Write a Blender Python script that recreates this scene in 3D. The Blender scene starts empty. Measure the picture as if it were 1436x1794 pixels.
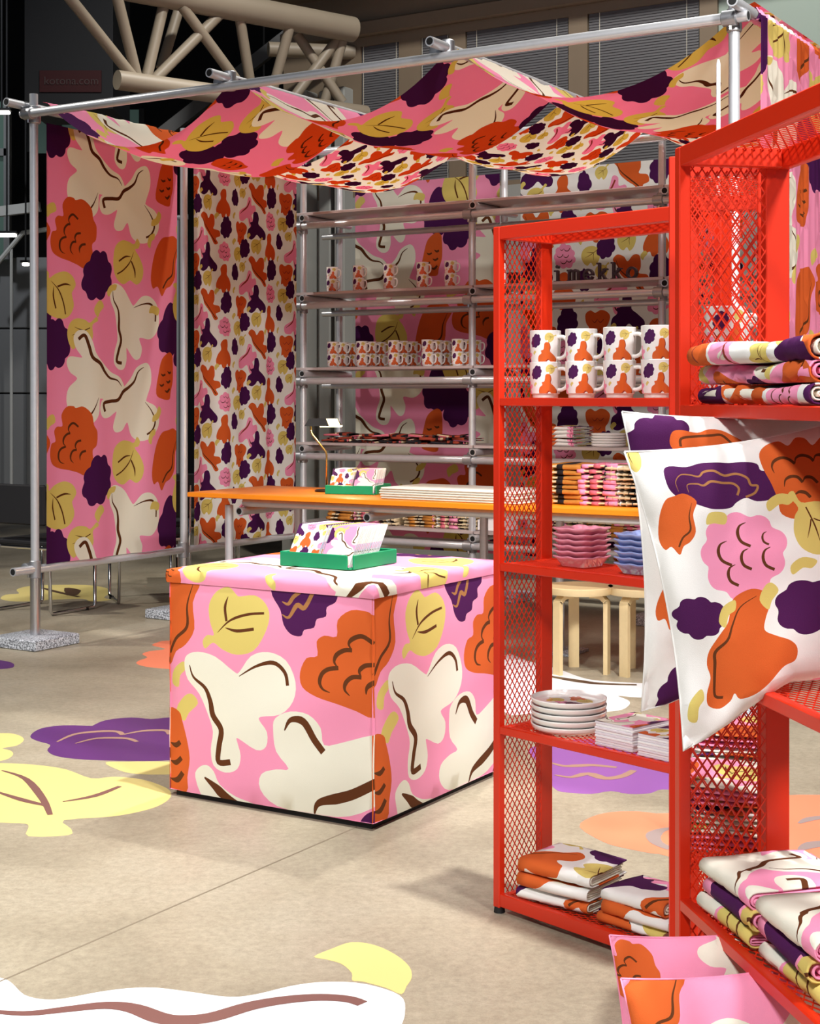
import bpy, bmesh, math, random
from mathutils import Vector, Matrix
from mathutils.geometry import delaunay_2d_cdt

random.seed(7)
scene = bpy.context.scene
COL = scene.collection
F, CX, HY, CH = 2650.0, 718.0, 697.0, 1.4          # focal length in pixels, centre column, horizon row, eye height

# ------------------------------------------------------------------ camera
cam_d = bpy.data.cameras.new('camera')
cam = bpy.data.objects.new('camera', cam_d)
COL.objects.link(cam)
cam.location = (0, 0, CH)
cam.rotation_euler = (math.radians(90), 0, 0)
cam_d.sensor_fit = 'VERTICAL'
cam_d.sensor_height = 36.0
cam_d.sensor_width = 36.0
cam_d.lens = F * 36.0 / 1794.0
cam_d.shift_y = -(897.0 - HY) / 1794.0
cam_d.clip_end = 200
scene.camera = cam

# ------------------------------------------------------------------ world, lights, exposure
world = bpy.data.worlds.new('hall_air')
scene.world = world
world.use_nodes = True
bg = world.node_tree.nodes['Background']
bg.inputs[0].default_value = (0.80, 0.86, 1.0, 1)
bg.inputs[1].default_value = 0.2

def spot(name, loc, aim, power, angle, size, blend=0.35, color=(1, 1, 1)):
    d = bpy.data.lights.new(name, 'SPOT')
    d.energy = power
    d.spot_size = math.radians(angle)
    d.spot_blend = blend
    d.shadow_soft_size = size
    d.color = color
    o = bpy.data.objects.new(name, d)
    COL.objects.link(o)
    o.location = loc
    o.rotation_euler = (Vector(aim) - Vector(loc)).to_track_quat('-Z', 'Y').to_euler()
    return o

spot('hall_spotlight_front', (-2.1, -1.8, 6.2), (0.1, 4.6, 0.3), 1500, 60, 0.5, 0.6, (1.0, 0.98, 0.95))
spot('hall_spotlight_aisle_front', (3.4, -1.4, 6.6), (0.3, 4.4, 0.4), 2300, 50, 0.6, 0.6, (1.0, 0.98, 0.96))
spot('hall_spotlight_overhead', (1.3, 3.3, 8.8), (0.5, 4.3, 0.0), 3100, 50, 0.12, 0.6, (1.0, 0.98, 0.95))
spot('hall_spotlight_canopy', (1.6, 9.6, 8.6), (-0.2, 8.9, 3.0), 1500, 60, 0.15, 0.4, (1.0, 0.96, 0.90))
spot('hall_spotlight_shop', (2.6, 1.2, 4.6), (0.4, 10.2, 1.2), 1150, 24, 0.25, 0.5, (1.0, 0.95, 0.90))
spot('hall_spotlight_drapes', (-5.6, 8.6, 6.6), (-1.5, 9.7, 1.3), 800, 44, 0.2, 0.5, (1.0, 0.95, 0.86))
spot('added_spot_right', (5.0, 2.2, 6.2), (1.9, 7.3, 1.9), 900, 32, 0.2, 0.6, (1.0, 0.98, 0.96))  # added spot that keeps the right-hand drape from looking dull
spot('added_spot_wall', (1.2, 6.6, 8.2), (0.8, 11.8, 4.3), 1500, 70, 0.2, 0.6, (1.0, 0.96, 0.90))  # extra spot added to brighten the upper back wall and windows
spot('added_spot_parapet', (-6.0, 15.5, 9.0), (-5.9, 21.0, 1.5), 900, 60, 0.2, 0.6, (0.95, 0.97, 1.0))  # added spot lifting the left hall and its grey parapet
spot('added_spot_block', (-3.0, 4.0, 6.5), (-2.1, 8.6, 0.0), 420, 36, 0.2, 0.6, (0.94, 0.97, 1.0))  # added fill for the granite block and floor by the left post

vs = scene.view_settings
vs.view_transform = 'Standard'
vs.look = 'None'
vs.exposure = 0.22
vs.gamma = 1.0
vs.use_curve_mapping = False

# ------------------------------------------------------------------ geometry helpers
def PX(px, py, Y):
    return Vector(((px - CX) / F * Y, Y, CH - (py - HY) / F * Y))

def FL(px, py, z=0.0):
    Y = F * (CH - z) / (py - HY)
    return Vector(((px - CX) / F * Y, Y, z))

def lin(c):
    out = []
    for v in c[:3]:
        v = v / 255.0
        out.append(v / 12.92 if v <= 0.04045 else ((v + 0.055) / 1.055) ** 2.4)
    return (out[0], out[1], out[2], 1.0)

A0 = Vector((-2.12, 8.56, 0.0))
ANG = math.atan2(-0.5230, 0.8523)
U = Vector((math.cos(ANG), math.sin(ANG), 0))
V = Vector((-math.sin(ANG), math.cos(ANG), 0))

def PV(r, q, z=0.0):
    p = A0 + U * r + V * q
    p.z = z
    return p

def r_of(px, q):
    k = (px - CX) / F
    p = A0 + V * q
    return (k * p.y - p.x) / (U.x - k * U.y)

class MB:
    def __init__(self):
        self.v, self.f, self.m, self.mats = [], [], [], []
    def mi(self, mat):
        if mat not in self.mats:
            self.mats.append(mat)
        return self.mats.index(mat)
    def add(self, verts, faces, mat):
        b = len(self.v)
        k = self.mi(mat)
        self.v += [tuple(p) for p in verts]
        for fa in faces:
            self.f.append(tuple(b + i for i in fa))
            self.m.append(k)
        return self
    def box(self, x0, y0, z0, x1, y1, z1, mat, M=None, bev=0.0):
        if bev > 0:
            b = bev
            P = []
            for (z, ins) in ((z0, b), (z0 + b, 0), (z1 - b, 0), (z1, b)):
                c = [(x0 + ins + b, y0 + ins), (x1 - ins - b, y0 + ins), (x1 - ins, y0 + ins + b), (x1 - ins, y1 - ins - b),
                     (x1 - ins - b, y1 - ins), (x0 + ins + b, y1 - ins), (x0 + ins, y1 - ins - b), (x0 + ins, y0 + ins + b)]
                P += [Vector((x, y, z)) for x, y in c]
            fs = [tuple(range(7, -1, -1)), tuple(range(24, 32))]
            for l in range(3):
                for i in range(8):
                    j = (i + 1) % 8
                    fs.append((l * 8 + i, l * 8 + j, l * 8 + 8 + j, l * 8 + 8 + i))
        else:
            P = [Vector((x, y, z)) for z in (z0, z1) for x, y in ((x0, y0), (x1, y0), (x1, y1), (x0, y1))]
            fs = [(3, 2, 1, 0), (4, 5, 6, 7), (0, 1, 5, 4), (1, 2, 6, 5), (2, 3, 7, 6), (3, 0, 4, 7)]
        if M is not None:
            P = [M @ p for p in P]
        return self.add(P, fs, mat)
    def bar(self, a, b, w, h, mat, up=Vector((0, 0, 1))):
        a, b = Vector(a), Vector(b)
        d = (b - a).normalized()
        up = Vector(up)
        if abs(d.dot(up)) > 0.98:
            up = Vector((0, 1, 0))
        s = d.cross(up).normalized() * (w / 2)
        t = s.cross(d).normalized() * (h / 2)
        P = [p + sx * s + tx * t for p in (a, b) for sx, tx in ((-1, -1), (1, -1), (1, 1), (-1, 1))]
        return self.add(P, [(0, 1, 2, 3), (7, 6, 5, 4), (0, 4, 5, 1), (1, 5, 6, 2), (2, 6, 7, 3), (3, 7, 4, 0)], mat)
    def tube(self, pts, r, mat, n=10, caps=True, bore_shade=None):
        pts = [Vector(p) for p in pts]
        k = len(pts)
        rr = r if isinstance(r, (list, tuple)) else [r] * k
        ref = None
        P = []
        for i, p in enumerate(pts):
            d = (pts[min(i + 1, k - 1)] - pts[max(i - 1, 0)]).normalized()
            if ref is None:
                ref = Vector((0, 0, 1)) if abs(d.z) < 0.9 else Vector((1, 0, 0))
            s = d.cross(ref).normalized()
            t = s.cross(d).normalized()
            ref = t
            for j in range(n):
                a = 2 * math.pi * j / n
                P.append(p + (s * math.cos(a) + t * math.sin(a)) * rr[i])
        fs = []
        for i in range(k - 1):
            for j in range(n):
                j2 = (j + 1) % n
                fs.append((i * n + j, i * n + n + j, i * n + n + j2, i * n + j2))
        if caps:
            fs.append(tuple(range(n)))
            fs.append(tuple(range((k - 1) * n + n - 1, (k - 1) * n - 1, -1)))
        self.add(P, fs, mat)
        if bore_shade is not None:                       # dark disc at each end paints the shade inside an open pipe
            for e, q in ((0, 1), (k - 1, k - 2)):
                d = (pts[e] - pts[q]).normalized()
                c = pts[e] + d * 0.0006
                s = d.cross(Vector((0, 0, 1)) if abs(d.z) < 0.9 else Vector((1, 0, 0))).normalized()
                t = s.cross(d).normalized()
                self.add([c + (s * math.cos(2 * math.pi * j / n) + t * math.sin(2 * math.pi * j / n)) * rr[e] * 0.74 for j in range(n)],
                         [tuple(range(n - 1, -1, -1)) ], bore_shade)
        return self
    def lathe(self, prof, mat, n=32, M=None):
        P, fs = [], []
        for (r, z) in prof:
            for j in range(n):
                a = 2 * math.pi * j / n
                P.append(Vector((r * math.cos(a), r * math.sin(a), z)))
        for i in range(len(prof) - 1):
            for j in range(n):
                j2 = (j + 1) % n
                fs.append((i * n + j, i * n + j2, i * n + n + j2, i * n + n + j))
        if M is not None:
            P = [M @ p for p in P]
        return self.add(P, fs, mat)
    def prism(self, poly, z0, z1, mat, M=None):
        n = len(poly)
        if sum(poly[i - 1][0] * poly[i][1] - poly[i][0] * poly[i - 1][1] for i in range(n)) < 0:
            poly = poly[::-1]
        P = [Vector((x, y, z0)) for x, y in poly] + [Vector((x, y, z1)) for x, y in poly]
        fs = [tuple(range(n - 1, -1, -1)), tuple(range(n, 2 * n))]
        fs += [(i, (i + 1) % n, n + (i + 1) % n, n + i) for i in range(n)]
        if M is not None:
            P = [M @ p for p in P]
        return self.add(P, fs, mat)
    def mesh(self, name, smooth=False):
        me = bpy.data.meshes.new(name)
        me.from_pydata(self.v, [], self.f)
        for m in self.mats:
            me.materials.append(m)
        me.polygons.foreach_set('material_index', self.m)
        if smooth:
            me.polygons.foreach_set('use_smooth', [True] * len(self.f))
        me.update()
        if smooth == 'auto':
            try:
                me.set_sharp_from_angle(angle=math.radians(38))
            except Exception:
                pass
        return me
    def obj(self, name, parent=None, smooth='auto', loc=None, rotz=None):
        o = bpy.data.objects.new(name, self.mesh(name, smooth))
        COL.objects.link(o)
        if parent is not None:
            o.parent = parent
        if loc is not None:
            o.location = loc
        if rotz is not None:
            o.rotation_euler = (0, 0, rotz)
        return o

def tag(o, label=None, cat=None, group=None, kind=None):
    if label: o['label'] = label
    if cat: o['category'] = cat
    if group: o['group'] = group
    if kind: o['kind'] = kind
    return o

def thing(name, label, cat, loc=(0, 0, 0), rotz=0.0, group=None):
    o = bpy.data.objects.new(name, None)
    COL.objects.link(o)
    o.empty_display_size = 0.1
    o.location = loc
    o.rotation_euler = (0, 0, rotz)
    return tag(o, label, cat, group)

KIDS = {}
def copy_tree(o, parent=None):
    c = o.copy()
    COL.objects.link(c)
    c.parent = parent
    for ch in list(o.children):
        copy_tree(ch, c)
    return c

def struct(o):
    o['kind'] = 'structure'
    return o

ORD = ['first', 'second', 'third', 'fourth', 'fifth', 'sixth', 'seventh', 'eighth', 'ninth', 'tenth', 'eleventh', 'twelfth',
       'thirteenth', 'fourteenth', 'fifteenth', 'sixteenth', 'seventeenth', 'eighteenth']

# ------------------------------------------------------------------ materials
MATS = {}
def mat(name, col, rough=0.6, metal=0.0, spec=0.5, bump=None, noise=None, emit=None, coat=0.0, transl=0.0, scale=None):
    if name in MATS:
        return MATS[name]
    m = bpy.data.materials.new(name)
    m.use_nodes = True
    nt = m.node_tree
    b = nt.nodes['Principled BSDF']
    c = lin(col)
    b.inputs['Base Color'].default_value = c
    b.inputs['Roughness'].default_value = rough
    b.inputs['Metallic'].default_value = metal
    b.inputs['Specular IOR Level'].default_value = spec
    if coat:
        b.inputs['Coat Weight'].default_value = coat
        b.inputs['Coat Roughness'].default_value = 0.08
    if emit:
        b.inputs['Emission Color'].default_value = c
        b.inputs['Emission Strength'].default_value = emit
    tc = nt.nodes.new('ShaderNodeTexCoord')
    if noise:                                         # (scale, amount) colour mottling
        nz = nt.nodes.new('ShaderNodeTexNoise')
        nz.inputs['Scale'].default_value = noise[0]
        nz.inputs['Detail'].default_value = 5
        nt.links.new(tc.outputs['Object'], nz.inputs['Vector'])
        mx = nt.nodes.new('ShaderNodeMix')
        mx.data_type = 'RGBA'
        mx.inputs[6].default_value = tuple(max(0, v * (1 - noise[1])) for v in c[:3]) + (1,)
        mx.inputs[7].default_value = tuple(min(1, v * (1 + noise[1])) for v in c[:3]) + (1,)
        nt.links.new(nz.outputs['Fac'], mx.inputs[0])
        nt.links.new(mx.outputs[2], b.inputs['Base Color'])
    if bump:                                          # (scale, strength) fine relief
        nz = nt.nodes.new('ShaderNodeTexNoise')
        nz.inputs['Scale'].default_value = bump[0]
        nz.inputs['Detail'].default_value = 2
        nt.links.new(tc.outputs['Object'], nz.inputs['Vector'])
        bp = nt.nodes.new('ShaderNodeBump')
        bp.inputs['Strength'].default_value = bump[1]
        bp.inputs['Distance'].default_value = 0.002
        nt.links.new(nz.outputs['Fac'], bp.inputs['Height'])
        nt.links.new(bp.outputs['Normal'], b.inputs['Normal'])
    if transl:
        out = nt.nodes['Material Output']
        tr = nt.nodes.new('ShaderNodeBsdfTranslucent')
        tr.inputs['Color'].default_value = (c[0] ** 1.5 * 0.74, c[1] ** 1.7 * 0.60, c[2] ** 1.8 * 0.48, 1)
        ms = nt.nodes.new('ShaderNodeMixShader')
        ms.inputs[0].default_value = transl
        nt.links.new(b.outputs[0], ms.inputs[1])
        nt.links.new(tr.outputs[0], ms.inputs[2])
        nt.links.new(ms.outputs[0], out.inputs['Surface'])
    MATS[name] = m
    return m

PAL = dict(pink=(248, 156, 192), cream=(240, 238, 222), white=(244, 243, 240), mustard=(222, 202, 114), plum=(76, 24, 80),
           orange=(216, 100, 44), brown=(98, 54, 26), tan=(168, 116, 70), lilac=(150, 96, 180), ink=(40, 36, 40), ochre=(190, 126, 54),
           rust=(150, 62, 44), rose=(214, 112, 128), straw=(226, 206, 168))
def fam(family, c):
    col = PAL[c]
    if family == 'cloth':
        return mat('cotton_' + c, col, 0.85, bump=(900, 0.25), spec=0.2)
    if family == 'sheer':
        return mat('hung_cotton_' + c, col, 0.9, spec=0.15, transl=0.52, bump=(700, 0.15))
    if family == 'ceramic':
        return mat('glazed_' + c, col, 0.16, spec=0.5, coat=0.3)
    if family == 'paper':
        return mat('printed_paper_' + c, col, 0.55, spec=0.3)
    if family == 'vinyl':
        return mat('floor_vinyl_' + c, col, 0.42, spec=0.4, noise=(9, 0.05))

STEEL = mat('galvanised_steel', (208, 210, 214), 0.34, 0.55, noise=(30, 0.08))
STEEL2 = mat('bright_steel', (200, 200, 202), 0.22, 0.95)
CLAMP = mat('cast_clamp_steel', (170, 172, 176), 0.42, 0.8)
BORE_SHADE = mat('painted_bore_shade', (14, 14, 15), 0.9)  # shade of an open pipe end, put into a near-black colour
CHROME = mat('chrome', (205, 206, 208), 0.12, 1.0)
RED = mat('red_powder_coat', (216, 46, 16), 0.38, spec=0.5, bump=(1200, 0.05))
BLACK = mat('black_rubber', (20, 20, 21), 0.7)
SHELFM = mat('grey_shelf_board', (196, 182, 180), 0.35, 0.25)
ORANGET = mat('orange_laminate', (246, 142, 24), 0.35)
GREEN = mat('green_stained_wood', (6, 146, 96), 0.4, noise=(14, 0.12))
WOOD = mat('birch_veneer', (222, 198, 150), 0.5, noise=(40, 0.06))

# ------------------------------------------------------------------ the printed cloth: motifs, layouts, cut patches
def crom(pts, n, closed=True):
    out = []
    k = len(pts)
    rng = range(k) if closed else range(k - 1)
    for i in rng:
        if closed:
            p0, p1, p2, p3 = pts[i - 1], pts[i], pts[(i + 1) % k], pts[(i + 2) % k]
        else:
            p0, p1, p2, p3 = pts[max(i - 1, 0)], pts[i], pts[i + 1], pts[min(i + 2, k - 1)]
        for j in range(n):
            t = j / n
            out.append(tuple(0.5 * (2 * p1[a] + (p2[a] - p0[a]) * t + (2 * p0[a] - 5 * p1[a] + 4 * p2[a] - p3[a]) * t * t
                                    + (3 * p1[a] - p0[a] - 3 * p2[a] + p3[a]) * t ** 3) for a in (0, 1)))
    if not closed:
        out.append(tuple(pts[-1]))
    return out

def ribbon(pts, w, n=5, head=0.15, tail=0.9):
    c = crom(pts, n, False)
    k = len(c)
    L, R = [], []
    for i, p in enumerate(c):
        a, b = c[max(i - 1, 0)], c[min(i + 1, k - 1)]
        dx, dy = b[0] - a[0], b[1] - a[1]
        l = math.hypot(dx, dy) or 1
        t = i / (k - 1)
        ww = w * (head + (1 - head) * min(1, t * 2.2)) if t < 0.5 else w * (tail + (1 - tail) * min(1, (1 - t) * 2.2))
        nx, ny = -dy / l * ww / 2, dx / l * ww / 2
        L.append((p[0] + nx, p[1] + ny))
        R.append((p[0] - nx, p[1] - ny))
    return L + R[::-1]

def scal(n, a=1.0, b=1.0, depth=0.16, ph=0.0, seg=6, squash=0.0):
    """outline of a blossom-like blob with n round lobes"""
    out = []
    for i in range(n * seg):
        t = 2 * math.pi * i / (n * seg)
        r = 1 - depth + depth * abs(math.sin((t * n) / 2 + ph + 0.35 * math.sin(t * 2 + ph * 3))) ** 0.75
        r *= 1 + 0.06 * math.sin(2 * t + 1 + ph * 5) + 0.04 * math.sin(3 * t + ph)
        y = r * b * math.sin(t)
        x = r * a * math.cos(t) * (1 + squash * math.sin(t))
        out.append((x, y))
    return out

# outlines measured on the front of the cloth-covered cube; y runs downwards
M_CREAM = dict(col='cream', out=[(115, 530), (125, 490), (175, 475), (250, 495), (330, 558), (352, 558), (400, 492), (470, 475), (540, 510), (578, 600),
               (570, 680), (520, 735), (442, 745), (436, 762), (465, 810), (460, 870), (420, 885), (346, 836), (342, 850), (355, 910), (340, 965),
               (290, 980), (240, 950), (230, 880), (240, 810), (220, 740), (180, 650), (130, 590)],
               st=[('brown', 22, [(138, 530), (155, 580), (205, 625), (228, 680), (240, 740), (275, 800), (265, 870), (262, 935), (312, 936)]),
                   ('brown', 14, [(350, 577), (420, 535), (490, 520), (535, 560), (547, 615)])])
M_CREAM2 = dict(col='cream', out=[(490, 800), (500, 750), (560, 722), (630, 735), (675, 790), (688, 862), (760, 850), (870, 820), (960, 830), (1010, 900), (980, 1000),
                (900, 1100), (780, 1160), (640, 1155), (500, 1120), (435, 1050), (440, 985), (500, 965), (550, 962), (500, 890)],
                st=[('brown', 26, [(535, 802), (560, 758), (610, 765), (650, 840), (685, 892)]), ('brown', 34, [(645, 1152), (665, 1105), (740, 1085), (800, 1065), (880, 1020)])])
M_ORANGE = dict(col='orange', out=[(870, 750), (810, 720), (740, 690), (660, 660), (605, 620), (595, 560), (620, 500), (662, 490), (660, 430), (690, 405), (736, 408), (740, 340),
                (790, 298), (850, 305), (868, 320), (930, 322), (985, 380), (990, 450), (1010, 500), (990, 580), (950, 610), (940, 700)],
                st=[('brown', 15, [(712, 642), (685, 628), (672, 600), (680, 565), (705, 545), (742, 540)]), ('brown', 15, [(742, 540), (726, 515), (735, 485), (765, 466), (792, 466)]),
                    ('brown', 15, [(792, 466), (780, 440), (795, 418), (830, 408), (868, 440)]), ('brown', 15, [(787, 655), (768, 630), (772, 600), (795, 578), (828, 578)]),
                    ('brown', 15, [(828, 578), (820, 552), (840, 530), (875, 528)]), ('brown', 16, [(845, 650), (848, 622), (870, 602), (900, 600)])])
M_LEAF = dict(col='mustard', out=[(195, 430), (215, 405), (243, 405), (225, 350), (220, 280), (250, 225), (300, 205), (335, 238), (350, 245), (410, 240), (455, 275), (472, 330),
              (455, 400), (410, 470), (340, 487), (280, 465), (240, 437), (206, 462)],
              st=[('brown', 9, [(258, 395), (310, 345), (380, 320), (450, 314)]), ('brown', 11, [(300, 245), (288, 290), (295, 348)]), ('brown', 11, [(290, 375), (340, 388), (410, 380)])])
M_PLUM = dict(col='plum', out=[(472, 180), (480, 240), (515, 300), (530, 360), (560, 400), (600, 408), (612, 382), (650, 372), (660, 337), (695, 325), (697, 287), (730, 265),
              (735, 215), (715, 150), (660, 110), (600, 130), (560, 105), (500, 130)],
              st=[('tan', 14, [(520, 265), (545, 275), (565, 245), (590, 225)]), ('tan', 16, [(522, 318), (550, 330), (580, 280), (610, 290), (640, 225)])])
M_BUD = dict(col='orange', out=[(40, 710), (90, 725), (105, 765), (125, 840), (137, 920), (125, 1000), (120, 1060), (40, 1075), (-40, 1050), (-45, 900), (-30, 780)],
             st=[('brown', 18, [(48, 855), (75, 865), (95, 852)]), ('brown', 18, [(48, 930), (75, 938), (100, 918)]), ('brown', 20, [(48, 1005), (80, 1010), (105, 980)]),
                 ('brown', 16, [(-20, 890), (5, 900), (30, 885)]), ('brown', 16, [(-20, 970), (5, 980), (30, 962)])])
M_BELL = dict(col='orange', out=[(40, 150), (110, 130), (180, 180), (150, 270), (158, 380), (120, 445), (75, 475), (45, 530), (0, 480), (-40, 500), (-70, 430), (-60, 280), (-20, 180)],
              st=[('brown', 12, [(150, 190), (125, 280), (125, 370), (75, 420), (45, 480)])])
M_STALK = dict(col='mustard', out=[(78, 715), (115, 660), (150, 652), (175, 690), (135, 730), (112, 765)], st=[])
M_CRES = dict(col='mustard', out=[(58, 605), (65, 550), (110, 515), (118, 550), (95, 575), (88, 622)], st=[])
M_CREAMS = dict(col='cream', out=[(160, 1000), (175, 960), (210, 948), (240, 975), (265, 1030), (330, 1080), (400, 1110), (440, 1150), (380, 1200), (280, 1170), (200, 1110)],
                st=[('brown', 34, [(200, 1000), (245, 1040), (290, 1085), (360, 1140)])])
for k_ in (M_BELL, M_CRES, M_STALK):
    pass
def gen(col, pts, st=()):
    return dict(col=col, out=pts, st=list(st), raw=True)
TREFOIL = gen('plum', [(-.12, -.5), (.06, -.52), (.14, -.3), (.12, -.1), (.3, .05), (.5, .25), (.45, .45), (.22, .44), (.05, .3), (-.1, .42), (-.3, .5), (-.48, .4),
                       (-.45, .15), (-.3, .02), (-.32, -.12), (-.2, -.16), (-.16, -.3)])
BELLS = gen('orange', [(-.06, -.5), (.12, -.5), (.16, -.3), (.14, -.15), (.3, .0), (.38, .2), (.33, .42), (.2, .45), (.12, .35), (.02, .5), (-.1, .5), (-.16, .38), (-.3, .42),
                       (-.36, .25), (-.28, .02), (-.16, -.15), (-.18, -.35)])
BIRD = gen('orange', [(-.5, -.35), (-.38, -.48), (-.2, -.42), (-.1, -.3), (.05, -.45), (.22, -.42), (.25, -.15), (.2, .0), (.42, .05), (.46, .22), (.3, .3), (.38, .45), (.25, .5),
                      (.08, .3), (-.1, .18), (-.3, .0), (-.38, -.2)], [('brown', .035, [(-.42, -.36), (-.3, -.1), (-.05, .12), (.15, .28), (.3, .44)])])
STAR = gen('pink', [(.05, -.5), (.2, -.46), (.22, -.25), (.4, -.26), (.45, -.08), (.28, .04), (.22, .12), (.36, .35), (.26, .5), (.1, .46), (.0, .2), (-.2, .32), (-.42, .28),
                    (-.44, .05), (-.25, -.08), (-.05, -.2)], [('rust', .05, [(-.38, .1), (-.2, -.02), (0, -.18), (.12, -.4)]), ('brown', .04, [(.08, .2), (.14, .36), (.26, .42)])])
def smile(c, x, y, r, w=.035):
    return (c, w, [(x - r, y - r * .35), (x - r * .8, y + r * .25), (x - r * .2, y + r * .55), (x + r * .5, y + r * .4), (x + r, y - r * .3)])
SCALP = gen('pink', scal(9, .44, .52, .16), [smile('brown', -.2, -.05, .13), smile('brown', .06, -.02, .11), smile('brown', -.04, .2, .13), smile('brown', .2, .16, .11), smile('brown', .1, -.27, .12), smile('brown', -.12, -.28, .07, .025)])
PAW = gen('orange', [(-.42, -.38), (-.25, -.5), (-.08, -.42), (.1, -.5), (.3, -.46), (.44, -.3), (.38, -.05), (.28, .1), (.3, .36), (.2, .48), (.08, .4), (0, .5), (-.12, .48),
                     (-.2, .38), (-.3, .4), (-.28, .1), (-.4, -.1)], [('rust', .03, [(-.2, -.2), (-.1, -.1), (0, -.2)]), ('rust', .03, [(0, -.2), (.1, -.1), (.22, -.2)]), ('rust', .03, [(-.1, .1), (0, .2), (.12, .1)])])
GRAPE = gen('plum', scal(8, .4, .52, .17, 0.4))
GRAPE2 = gen('plum', scal(7, .36, .5, .16, 0.9, squash=.15))
GRAPEW = gen('plum', scal(11, .5, .36, .16, 0.2, squash=.1), [('tan', .025, [(-.35, .0), (-.3, -.12), (-.18, -.14), (-.1, -.08), (0, -.18), (.12, -.16), (.2, -.08), (.32, -.1), (.36, .04)]),
                                                             ('tan', .025, [(-.25, .08), (-.18, -.02), (-.05, 0), (.05, -.02), (.16, .08)])])
LEAFS = gen('mustard', [(.42, -.5), (.5, -.42), (.34, -.28), (.4, .0), (.3, .3), (.12, .45), (0, .3), (-.15, .42), (-.32, .3), (-.42, .05), (-.35, -.2), (-.15, -.34), (.1, -.36), (.25, -.32)],
            [('brown', .025, [(-.25, .1), (0, -.02), (.28, -.2)]), ('brown', .022, [(-.2, -.12), (0, -.1), (.1, -.1)]), ('brown', .022, [(.12, .22), (.1, .05), (.12, -.06)])])
M_BOOT = dict(col='orange', out=[(690, 1110), (780, 1090), (850, 1120), (865, 1180), (830, 1250), (815, 1310), (870, 1350), (940, 1390), (970, 1440), (950, 1510), (880, 1540), (800, 1610), (720, 1650), (640, 1650), (615, 1612),
              (590, 1650), (530, 1675), (465, 1640), (460, 1580), (490, 1500), (480, 1430), (500, 1360), (560, 1290), (620, 1230), (650, 1150)],
              st=[('brown', 16, [(800, 1130), (700, 1170), (640, 1250), (600, 1320), (530, 1370), (520, 1430), (510, 1520), (510, 1600), (555, 1620)])])
M_BLOS = dict(col='plum', out=[(275, 360), (310, 335), (390, 345), (470, 330), (550, 335), (600, 345), (680, 350), (740, 370), (750, 410), (800, 420), (838, 460), (810, 490), (815, 530), (770, 570), (690, 570), (640, 545), (590, 560),
              (550, 585), (470, 580), (420, 560), (350, 520), (300, 490), (270, 440)],
              st=[('tan', 13, [(320, 470), (315, 420), (350, 385), (400, 390), (440, 402), (470, 380), (520, 380), (560, 412), (620, 410), (670, 440), (680, 480), (712, 490), (690, 525), (640, 540)]),
                  ('tan', 13, [(370, 480), (372, 440), (420, 440), (450, 452), (490, 435), (540, 450), (590, 460), (615, 490), (600, 525)])])
MOTIF = {}
def motif_norm(m):
    k = id(m)
    if k not in MOTIF:
        o = m['out']
        xs, ys = [p[0] for p in o], [p[1] for p in o]
        cx, cy = (min(xs) + max(xs)) / 2, (min(ys) + max(ys)) / 2
        s = 1.0 / max(max(xs) - min(xs), max(ys) - min(ys))
        n = lambda ps: [((p[0] - cx) * s, (p[1] - cy) * s) for p in ps]
        MOTIF[k] = [(m['col'], crom(n(o), 4 if len(o) < 30 else 2))] + [(c, ribbon(n(ps), w * s)) for c, w, ps in m['st']]
    return MOTIF[k]

def put(m, x, y, size, rot=0.0, flip=False, col=None, plain=False):
    c, s = math.cos(math.radians(rot)), math.sin(math.radians(rot))
    out = []
    for i, (cc, ps) in enumerate(motif_norm(m)):
        if plain and i:
            break
        q = []
        for px, py in ps:
            if flip:
                px = -px
            q.append((x + size * (c * px - s * py), y + size * (s * px + c * py)))
        out.append((col if (col and i == 0) else cc, q))
    return out

BIG_TILE = [(M_ORANGE, .19, .146, .42, -10), (GRAPE, .366, .337, .31, 8), (M_LEAF, .60, .26, .29, 160), (M_BELL, .90, .25, .40, 10), (M_LEAF, .09, .44, .30, 80),
            (M_CREAM, .62, .60, .50, 12), (GRAPE2, .95, .57, .36, 20), (GRAPE, .07, .68, .30, 0), (LEAFS, .25, .62, .23, 10), (M_CREAM, .30, .82, .52, 150),
            (M_CREAM, .60, .985, .50, 75), (M_BUD, .90, .82, .30, 12), (M_CRES, .47, .40, .10, 30), (M_STALK, .37, .50, .10, 0), (M_STALK, .80, .49, .09, 60),
            (M_CRES, .82, 1.02, .11, 200), (M_STALK, .03, .05, .10, 20), (M_CRES, .78, .13, .10, 10)]
def big_print(w, h, ou=0.0, ov=0.0, sc=1.0, PW=1.14, PH=1.21):
    L = []
    PW, PH = PW * sc, PH * sc
    for i in range(math.floor((0 - ou) / PW) - 1, math.ceil((w - ou) / PW) + 1):
        for j in range(math.floor((0 - ov) / PH) - 1, math.ceil((h - ov) / PH) + 1):
            for m, u, v, s, r in BIG_TILE:
                L += inside(put(m, ou + (i + u) * PW, ov + (j + v) * PH, s * sc, r), w, h)
    return L

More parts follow.
